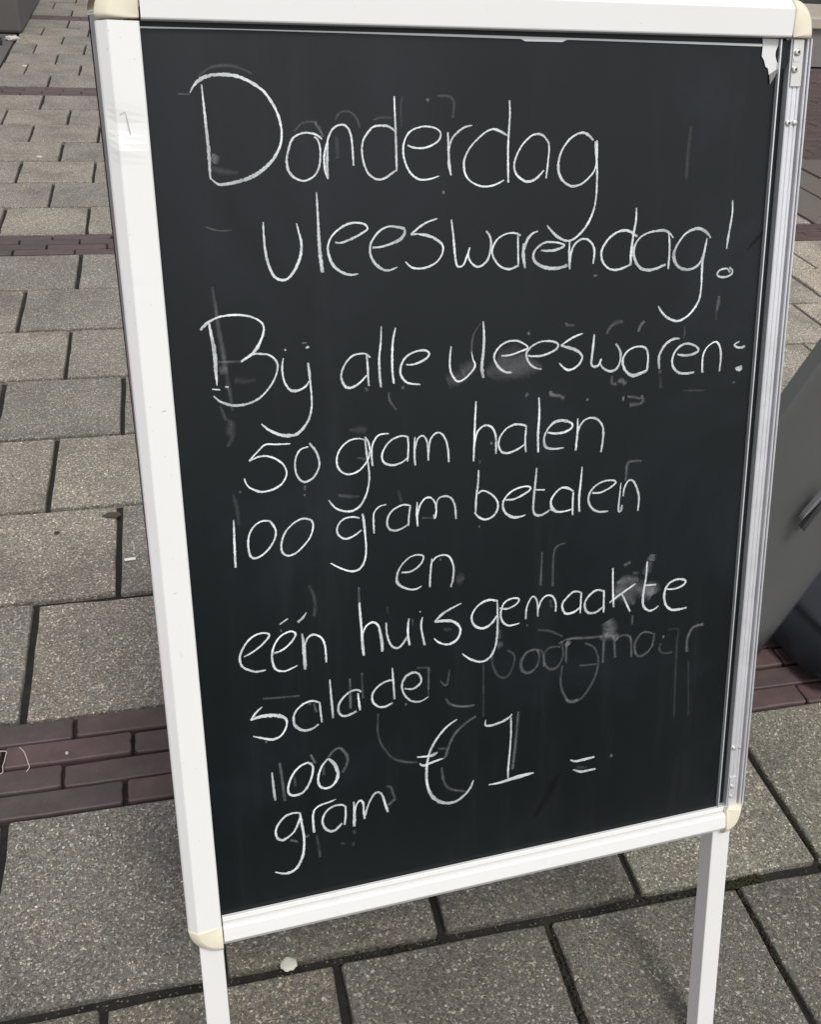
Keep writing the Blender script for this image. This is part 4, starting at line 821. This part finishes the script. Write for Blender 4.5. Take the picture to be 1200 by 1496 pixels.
def disc_bm(bm, c, r, h, seg=16, dome=0.0):
    cu, cv, cw = c
    rings = [(r, 0), (r, h * 0.7), (r * 0.82, h), (r * 0.4, h + dome)]
    vs = []
    for rr, hh in rings:
        vs.append([bm.verts.new((cu + math.cos(2 * math.pi * i / seg) * rr, cv + math.sin(2 * math.pi * i / seg) * rr, cw + hh)) for i in range(seg)])
    for k in range(len(rings) - 1):
        for i in range(seg):
            bm.faces.new((vs[k][i], vs[k][(i + 1) % seg], vs[k + 1][(i + 1) % seg], vs[k + 1][i]))
    bm.faces.new(vs[-1]); 
def rivet(u, v, w_, r=0.0028, mat='steel', hole=True):
    bm = bmesh.new(); disc_bm(bm, (u, v, w_), r, 0.0022, 14, 0.0004)
    o = place(from_bm('screw', bm, M[mat], None, False)); 
    if hole:
        bm = bmesh.new(); disc_bm(bm, (u, v, w_ + 0.0027), r * 0.42, 0.0001, 8)
        s = place(from_bm('socket', bm, M['black'])); s.parent = o
    return o
# corner brackets in the profile, top and bottom
br = place(box('corner_bracket', (0.6405, 0.818, -0.0028), (0.6525, VU - 0.001, -0.0010), M['steel'], None, 0.0006))
rivet(0.6452, 0.849, -0.0012, 0.0035); rivet(0.6436, 0.8335, -0.0012, 0.0033)
ru_ = place(box('washer', (0.6412, 0.8405, -0.0009), (0.6492, 0.8432, -0.0003), M['steel']))
br2 = place(box('corner_bracket', (0.6402, 0.0072, -0.0029), (0.6488, 0.047, -0.0014), M['alu'], None, 0.0004))
rivet(0.6436, 0.034, -0.0015, 0.0022, 'steel', False); rivet(0.6432, 0.0205, -0.0015, 0.0022, 'steel', False)
rivet(0.6425, 0.785, -0.0031, 0.0030); rivet(0.6500, 0.7855, -0.0031, 0.0028, 'steel', False)
rivet(0.6425, 0.086, -0.0031, 0.0026, 'steel', False); rivet(0.6505, 0.0855, -0.0032, 0.0018, 'steel', False)

lipm = bmesh.new(); box_bm(lipm, (0.6268, 0.006, -0.0118), (0.6282, VU - 0.001, -0.0018), 0.0004)
lipo = place(from_bm('lip', lipm, M['alu'])); lipo.parent = prof
place(box('corner_bracket', (0.6256, -0.001, -0.0100), (0.6392, 0.0072, -0.0022), M['alu'], None, 0.0006))
# ---- blackboard
PW = -0.006
bb = bmesh.new(); box_bm(bb, (0.022, -0.006, -0.0090), (0.6266, 0.872, PW)); box_bm(bb, (0.6268, -0.006, -0.0128), (0.6391, 0.872, -0.0105))
board = place(from_bm('blackboard', bb, M['panel']))
board['label'] = 'black chalk panel with white handwriting'
rear = place(box('back_panel', (0.022, -0.006, -0.0090), (0.640, 0.872, PW), M['panel']), True)
# film edge strip beside the profile, clear edge line, white edge under the top cover
def ribbon_poly(name, pts, z, mat, thick=0.0004, parent=None):
    n = len(pts)
    V = [(x, y, z) for x, y in pts] + [(x, y, z + thick) for x, y in pts]
    F = [tuple(range(n)), tuple(range(n, 2 * n))] + [(i, (i + 1) % n, n + (i + 1) % n, n + i) for i in range(n)]
    o = place(obj(name, V, F, mat))
    if parent: o.parent = parent
    return o
edge = ribbon_poly('film_edge', [(0.034, 0.8562), (0.1, 0.8568), (0.2, 0.8564), (0.36, 0.8553), (0.364, 0.8535), (0.40, 0.8536), (0.405, 0.8556), (0.5, 0.8549), (0.6085, 0.8540), (0.6085, 0.8562), (0.3, 0.8577), (0.034, 0.8575)], PW + 0.0004, M['paper'])
ribbon_poly('film_flap', [(0.6262, 0.8595), (0.6265, 0.8400), (0.6330, 0.8330), (0.6385, 0.8420), (0.6385, 0.8595)], -0.0048, M['panel'])
torn = ribbon_poly('torn_film', TORN, PW + 0.0006, M['paper'], parent=None)
torn['label'] = 'torn white paper corner at the upper right of the panel'
fold = ribbon_poly('torn_film', FOLD, PW + 0.0012, M['paper2'])
fold['label'] = 'grey folded flap below the torn white corner'

# ---- chalk writing: ribbons a fraction of a millimetre proud of the panel
def catmull(pts, step=0.0016):
    out = []
    P = [pts[0]] + pts + [pts[-1]]
    for i in range(1, len(P) - 2):
        p0, p1, p2, p3 = P[i - 1:i + 3]
        L = math.hypot(p2[0] - p1[0], p2[1] - p1[1])
        m = max(2, int(L / step))
        for k in range(m):
            t = k / m
            out.append(tuple(0.5 * ((2 * b) + (-a + c) * t + (2 * a - 5 * b + 4 * c - d) * t * t + (-a + 3 * b - 3 * c + d) * t ** 3) for a, b, c, d in zip(p0, p1, p2, p3)))
    out.append(pts[-1])
    return out
rc = random.Random(11)
zi = 0
def stroke_geo(flat, V, F, UV, wmul, jitter, ST=None):
    global zi
    zi += 1
    z = PW + 0.00010 + 0.000011 * (zi % 23)
    pts = [(flat[i] / 1e4, flat[i + 1] / 1e4, flat[i + 2] / 1e5 * wmul) for i in range(0, len(flat), 3)]
    c = catmull(pts)
    base = len(V); n = len(c); walk = rc.uniform(-0.6, 0.6)
    for i, (x, y, w_) in enumerate(c):
        a = c[max(0, i - 1)]; b = c[min(n - 1, i + 1)]
        dx, dy = b[0] - a[0], b[1] - a[1]; L = math.hypot(dx, dy) or 1
        hw = w_ / 2 * (1 + rc.gauss(0, jitter))
        V.append((x - dy / L * hw, y + dx / L * hw, z)); V.append((x + dy / L * hw, y - dx / L * hw, z))
        UV.append((0, i * 0.1)); UV.append((1, i * 0.1))
        if ST is not None:
            walk = min(1.0, max(-1.0, walk + rc.gauss(0, 0.13)))
            thin = max(0.0, min(1.0, (hw * 2 - 0.0016) / 0.0022))
            s_ = (0.90 - 0.30 * thin) * (1 + 0.22 * walk) * (1 - 0.35 * max(0, 1 - min(i, n - 1 - i) / 4.0))
            ST += [s_, s_]
    for i in range(n - 1):
        F.append((base + 2 * i, base + 2 * i + 1, base + 2 * i + 3, base + 2 * i + 2))
def ribbon_obj(name, V, F, UV, ST, mat):
    o = obj(name, V, F, mat)
    me = o.data
    uvl = me.uv_layers.new(name='UVMap')
    for lp in me.loops: uvl.data[lp.index].uv = UV[lp.vertex_index]
    if ST:
        at = me.attributes.new('strength', 'FLOAT', 'POINT')
        for i, s in enumerate(ST): at.data[i].value = s
    place(o); o.parent = board
    return o
for word, strokes in WORDS:
    V, F, UV, ST = [], [], [], []
    for s in strokes: stroke_geo(s, V, F, UV, CHALK_W, 0.09, ST)
    o = ribbon_obj('chalk_word', V, F, UV, ST, M['chalk'])
    o['label'] = 'chalk writing "%s"' % word
V, F, UV, ST = [], [], [], []
for a, s in GHOSTS:
    n0 = len(V); stroke_geo(s, V, F, UV, 2.0, 0.10); ST += [a * 0.44] * (len(V) - n0)
o = ribbon_obj('rubbed_out_chalk', V, F, UV, ST, M['ghost']); o['kind'] = 'stuff'; o['label'] = 'faint traces of earlier chalk writing'
V, F, UV, ST = [], [], [], []
for a, s in SCUFFS:
    n0 = len(V); stroke_geo(s, V, F, UV, 1.2, 0.05); ST += [a] * (len(V) - n0)
o = ribbon_obj('scuff_marks', V, F, UV, ST, M['scuff']); o['kind'] = 'stuff'
# scratches on the covers
def scratch(pts, wd, mat='blackmetal'):
    global zi
    V, F = [], []
    for i, (u, v) in enumerate(pts):
        a = pts[max(0, i - 1)]; b = pts[min(len(pts) - 1, i + 1)]
        dx, dy = b[0] - a[0], b[1] - a[1]; L = math.hypot(dx, dy) or 1
        V += [(u - dy / L * wd, v + dx / L * wd, 0.00478), (u + dy / L * wd, v - dx / L * wd, 0.00478)]
    for i in range(len(pts) - 1): F.append((2 * i, 2 * i + 1, 2 * i + 3, 2 * i + 2))
    place(obj('scratch', V, F, M['grey']))
k_ = NB('scratch grey', 0.8); k_.col((0.42, 0.40, 0.38)); M['grey'] = k_.m
scratch([(0.0125, 0.791), (0.0165, 0.793), (0.0175, 0.788), (0.0192, 0.776)], 0.00035)
scratch([(0.0190, 0.332), (0.0188, 0.322), (0.0196, 0.313)], 0.00025)
scratch([(0.0180, 0.377), (0.0205, 0.378)], 0.0003)
scratch([(0.0232, 0.548), (0.0262, 0.549)], 0.0003)
scratch([(0.0150, 0.113), (0.0200, 0.110)], 0.0003)

# ------------------------------------------------------------------ dark folding stand, right
stand = empty('folding_stand', (1.0, 1.09, 0))
tag(stand, 'dark grey sheet metal folding stand with a black latch, leaning beside the sign', 'stand')
def para(name, x0, x1, lean, z0, z1, y0, y1, mat, parent, bev=0.006):
    bm = bmesh.new(); vs = box_bm(bm, (x0, y0, 0), (x1, y1, 1), 0)
    bmesh.ops.bevel(bm, geom=list(bm.edges), offset=0, segments=1, affect='EDGES')
    for v in bm.verts:
        z = z0 + v.co.z * (z1 - z0)
        v.co = Vector((v.co.x + lean * z, v.co.y, z))
    return from_bm(name, bm, mat, parent)
loc = Vector(stand.location)
# side sheet: right edge from (1.018, 0) rising to the right
def poly_prism(name, pts, y0, y1, mat, parent, bev=0.004):
    bm = bmesh.new()
    a = [bm.verts.new((x, y0, z)) for x, z in pts]; b = [bm.verts.new((x, y1, z)) for x, z in pts]
    n = len(pts)
    bm.faces.new(a); bm.faces.new(list(reversed(b)))
    for i in range(n): bm.faces.new((a[i], b[i], b[(i + 1) % n], a[(i + 1) % n]))
    bmesh.ops.recalc_face_normals(bm, faces=bm.faces)
    if bev: bmesh.ops.bevel(bm, geom=list(bm.edges), offset=bev, segments=3, affect='EDGES', profile=0.5)
    return from_bm(name, bm, mat, parent)
ox = loc.x
def curved_sheet(name, bl, br, tr, tl, y0, thick, bulge, mat, parent):
    nx, nz = 16, 8
    V, F = [], []
    for side in (0, 1):
        for j in range(nz + 1):
            t = j / nz
            for i in range(nx + 1):
                s = i / nx
                x = (bl[0] + (br[0] - bl[0]) * s) * (1 - t) + (tl[0] + (tr[0] - tl[0]) * s) * t
                z = (bl[1] + (br[1] - bl[1]) * s) * (1 - t) + (tl[1] + (tr[1] - tl[1]) * s) * t
                e = abs(2 * s - 1)
                y = y0 + bulge * (math.sin(s * math.pi * 1.5) * 0.5 + 0.5 * e * e) + (thick if side else 0) + (0.004 * max(0, e - 0.94) / 0.06 if not side else 0)
                V.append((x, y, z))
    N = (nx + 1) * (nz + 1)
    for j in range(nz):
        for i in range(nx):
            a = j * (nx + 1) + i
            F.append((a, a + 1, a + nx + 2, a + nx + 1)); F.append((N + a, N + a + nx + 1, N + a + nx + 2, N + a + 1))
    for j in range(nz):
        a = j * (nx + 1); F.append((a, a + nx + 1, N + a + nx + 1, N + a)); a += nx; F.append((a, N + a, N + a + nx + 1, a + nx + 1))
    for i in range(nx):
        F.append((i, N + i, N + i + 1, i + 1)); a = nz * (nx + 1) + i; F.append((a, a + 1, N + a + 1, N + a))
    o = obj(name, V, F, mat, parent, smooth=False)
    for p in o.data.polygons:
        if abs(p.normal.y) > 0.5: p.use_smooth = True
    return o
curved_sheet('panel', (0.705 - ox, 0.0), (1.018 - ox, 0.0), (1.32 - ox, 0.86), (1.055 - ox, 0.86), 0.0, 0.030, 0.055, M['darkmetal'], stand)
poly_prism('panel', [(1.35 - ox, 0.86), (1.60 - ox, 0.86), (1.98 - ox, 0.0), (1.70 - ox, 0.0)], 0.0, 0.034, M['darkmetal'], stand)
box('crossbar', (1.03 - ox, 0.006, 0.862), (1.62 - ox, 0.040, 0.90), M['darkmetal'], stand, 0.004)
lt = poly_prism('latch', [(1.001 - ox, 0.338), (1.008 - ox, 0.331), (1.036 - ox, 0.402), (1.028 - ox, 0.408)], -0.016, -0.004, M['blackmetal'], stand, 0.002)
poly_prism('lever', [(0.999 - ox, 0.352), (1.001 - ox, 0.362), (1.012 - ox, 0.386), (1.026 - ox, 0.412), (1.030 - ox, 0.404), (1.014 - ox, 0.376)], -0.011, -0.0005, M['greymetal'], lt, 0.001)
bm = bmesh.new(); box_bm(bm, (1.0155 - ox, -0.006, 0.336), (1.0215 - ox, -0.0002, 0.345), 0.001); from_bm('bolt', bm, M['steel'], stand)

# ------------------------------------------------------------------ navy bag on the ground
bm = bmesh.new()
bmesh.ops.create_grid(bm, x_segments=2, y_segments=2, size=0.5)
bm.free()
def soft_box(name, cx_, cy_, lx, ly, hz, mat, seed):
    bm = bmesh.new()
    bmesh.ops.create_icosphere(bm, subdivisions=4, radius=1.0)
    from mathutils import noise as mn
    for v in bm.verts:
        p = v.co.copy()
        e = 0.42
        q = Vector([math.copysign(abs(t) ** e, t) for t in p])
        d = mn.noise(p * 2.2 + Vector((seed, 0, 0))) * 0.10 + mn.noise(p * 6 + Vector((0, seed, 0))) * 0.035
        q *= (1 + d)
        z = max(0.0, (q.z + 1) / 2)
        v.co = Vector((q.x * lx / 2 * (1 - 0.06 * z), q.y * ly / 2 * (1 - 0.06 * z), z * hz))
    o = from_bm(name, bm, mat, None, True)
    o.location = (cx_, cy_, 0.0005)
    return o
bag = soft_box('cloth_bag', 1.290, 1.185, 0.42, 0.46, 0.130, M['bag'], 3.0)
tag(bag, 'dark navy cloth bag lying on the brick band under the folding stand', 'bag')
bm = bmesh.new()
for k in range(20):
    pass
bm.free()
sv = []
for i in range(19):
    a = math.pi * i / 18
    sv.append(Vector((-0.09 + 0.18 * i / 18, -0.05, 0.118 + 0.022 * math.sin(a))))
V, F = [], []
for p in sv:
    V += [(p.x, p.y - 0.012, p.z), (p.x, p.y + 0.012, p.z), (p.x, p.y + 0.012, p.z + 0.003), (p.x, p.y - 0.012, p.z + 0.003)]
for i in range(18):
    for j in range(4): F.append((4 * i + j, 4 * i + (j + 1) % 4, 4 * i + 4 + (j + 1) % 4, 4 * i + 4 + j))
obj('strap', V, F, M['bag'], bag)

# ------------------------------------------------------------------ small things on the pavement
def blob(name, x, y, r, h, mat, seed, flat=True, seg=18, z=0.0):
    rr = random.Random(seed); V = [(0, 0, h)]; F = []
    rad_ = [r * (1 + rr.gauss(0, 0.09)) for _ in range(seg)]
    for k, (f, hh) in enumerate(((0.55, 0.96), (0.88, 0.72), (1.0, 0.0))):
        for i in range(seg):
            a = 2 * math.pi * i / seg
            V.append((math.cos(a) * rad_[i] * f, math.sin(a) * rad_[i] * f, h * hh * (1 + rr.gauss(0, 0.12) * (hh > 0))))
    for i in range(seg): F.append((0, 1 + i, 1 + (i + 1) % seg))
    for k in range(2):
        for i in range(seg):
            j = (i + 1) % seg
            F.append((1 + k * seg + i, 1 + (k + 1) * seg + i, 1 + (k + 1) * seg + j, 1 + k * seg + j))
    return obj(name, V, F, mat, smooth=True, loc=(x, y, z))
tag(blob('gum_disc', 0.085, 0.689, 0.0105, 0.003, M['gum'], 1, z=0.0012), 'pale flattened round gum on the joint below the sign', 'gum')
c = box('paper_scrap', (-0.011, -0.0036, 0), (0.011, 0.0036, 0.0010), M['litter'], None); c.location = (-0.1230, 1.577, 0.0034); c.rotation_euler = (0, 0.02, 0.12)
tag(c, 'tiny white oblong paper scrap on a paver left of the sign', 'paper')
tag(blob('pebble', -0.218, 1.098, 0.0026, 0.003, M['litter2'], 4, z=0.0012), 'tiny white pebble on the brick band at the left edge', 'pebble')
tag(blob('pale_chip', -0.745, 6.28, 0.015, 0.004, M['litter2'], 5, z=0.001), 'small white chip on the far pavers by the concrete block', 'litter')
tag(blob('leaf_scrap', -0.52, 4.43, 0.012, 0.003, M['litter2'], 6, z=0.001), 'small pale fleck on a paver midway up the left side', 'litter')
tag(blob('dark_gum_spot', -0.272, 1.690, 0.0055, 0.0012, M['rubber'], 8, z=0.0012), 'small dark gum spot on a paver at the left edge', 'gum')
lf = obj('leaf', [(-0.026, 0.002, 0.0006), (-0.010, 0.010, 0.0030), (0.010, 0.009, 0.0034), (0.016, 0.0, 0.0012), (0.006, -0.010, 0.0020), (-0.010, -0.008, 0.0022), (0.0, 0.0, 0.0010)], [(0, 1, 6), (1, 2, 6), (2, 3, 6), (3, 4, 6), (4, 5, 6), (5, 0, 6)], M['leaf'], loc=(-0.158, 1.735, 0.0012))
tag(lf, 'small dark withered leaf scrap at a paver joint left of the sign', 'leaf')
# crumpled litter at the foot of the block
def crumple(name, x, y, r, h, mat, seed, parent=None):
    from mathutils import noise as mn
    bm = bmesh.new(); bmesh.ops.create_icosphere(bm, subdivisions=3, radius=1.0)
    for v in bm.verts:
        p = v.co.copy(); d = 1 + 0.5 * mn.noise(p * 2.3 + Vector((seed, seed, 0))) + 0.25 * mn.noise(p * 6)
        v.co = Vector((p.x * r * d, p.y * r * 0.6 * d, max(0, (p.z * d + 0.7)) * h))
    o = from_bm(name, bm, mat, parent); o.location = (x, y, -0.004); return o
tag(crumple('crumpled_bag', -0.99, 6.93, 0.055, 0.03, M['rubber'], 1.0), 'black crumpled plastic scrap at the foot of the concrete block', 'litter')
tag(crumple('crumpled_paper', -0.89, 7.08, 0.045, 0.016, M['litter2'], 6.0), 'white crumpled paper beside the corner of the concrete block', 'litter')
# threads on the brick band
def thread(pts, rad_, label):
    c = catmull([tuple(p) for p in pts], 0.001); V, F = [], []; n = len(c)
    for i, p in enumerate(c):
        a = Vector(c[max(0, i - 1)]); q = Vector(c[min(n - 1, i + 1)]); d = (q - a).normalized()
        s = d.cross(Vector((0, 0, 1))).normalized(); up = s.cross(d)
        for k in range(6):
            an = k * math.pi / 3; V.append(Vector(p) + s * math.cos(an) * rad_ + up * math.sin(an) * rad_)
    for i in range(n - 1):
        for k in range(6): F.append((6 * i + k, 6 * i + (k + 1) % 6, 6 * i + 6 + (k + 1) % 6, 6 * i + 6 + k))
    tag(obj('thread', V, F, M['thread'], smooth=True), label, 'thread')
thread(THREAD1, 0.0008, 'curved pale thread lying on the brick band at the left edge')
thread(THREAD2, 0.0008, 'looped pale thread cut off by the left edge of the picture')

# moss tufts and grit in the joints
def scatter(name, mat, spots, size, n, seed, zbase):
    rr = random.Random(seed); V, F = [], []
    for (xa, ya, xb, yb, wd, cnt) in spots:
        for _ in range(cnt):
            t = rr.random(); x = xa + (xb - xa) * t + rr.gauss(0, wd); y = ya + (yb - ya) * t + rr.gauss(0, wd)
            s = size * (0.4 + rr.random()); b = len(V)
            zz = zbase + rr.random() * 0.006
            for (px, py, pz) in ((1, 0, 0), (-1, 0, 0), (0, 1, 0), (0, -1, 0), (0, 0, 1), (0, 0, -1)):
                V.append((x + px * s * (0.6 + 0.8 * rr.random()), y + py * s * (0.6 + 0.8 * rr.random()), zz + pz * s * 0.6))
            for f in ((0, 2, 4), (2, 1, 4), (1, 3, 4), (3, 0, 4), (2, 0, 5), (1, 2, 5), (3, 1, 5), (0, 3, 5)): F.append(tuple(b + i for i in f))
    o = obj(name, V, F, mat); o['kind'] = 'stuff'; return o
yj = Y0 + 0.001
scatter('moss', M['moss'], [(0.735, yj, 0.80, yj, 0.0035, 300), (0.755, yj, 0.752, yj - 0.03, 0.003, 70), (0.60, yj, 0.74, yj, 0.003, 60), (0.14, yj, 0.30, yj, 0.003, 50), (0.93, 0.80, 0.90, 0.70, 0.003, 120),
                             (0.755, 0.684, 0.752, 0.53, 0.002, 90), (0.9, yj, 1.1, yj, 0.003, 160), (0.452, 0.66, 0.452, 0.54, 0.002, 60)], 0.0020, 0, 2, -0.0105)
spots = []
for kind, z, r, y in rows:
    if y < 3.2 and kind == 'tile': spots.append((-0.8, y, 1.6, y, 0.002, 110))
scatter('joint_grit', M['grit'], spots + [(-0.8, yj, 1.3, yj, 0.003, 260)], 0.0013, 0, 5, -0.0145)
# crumbs lying on the tiles
rr = random.Random(9); cr = []
for _ in range(170):
    x = rr.uniform(-0.5, 1.3); y = rr.uniform(0.5, 1.4); cr.append((x, y, x, y, 0.001, 1))
scatter('crumbs', M['grit'], cr, 0.0011, 0, 8, -0.0015)

S.render.engine = 'CYCLES'
S.cycles.transparent_max_bounces = 32
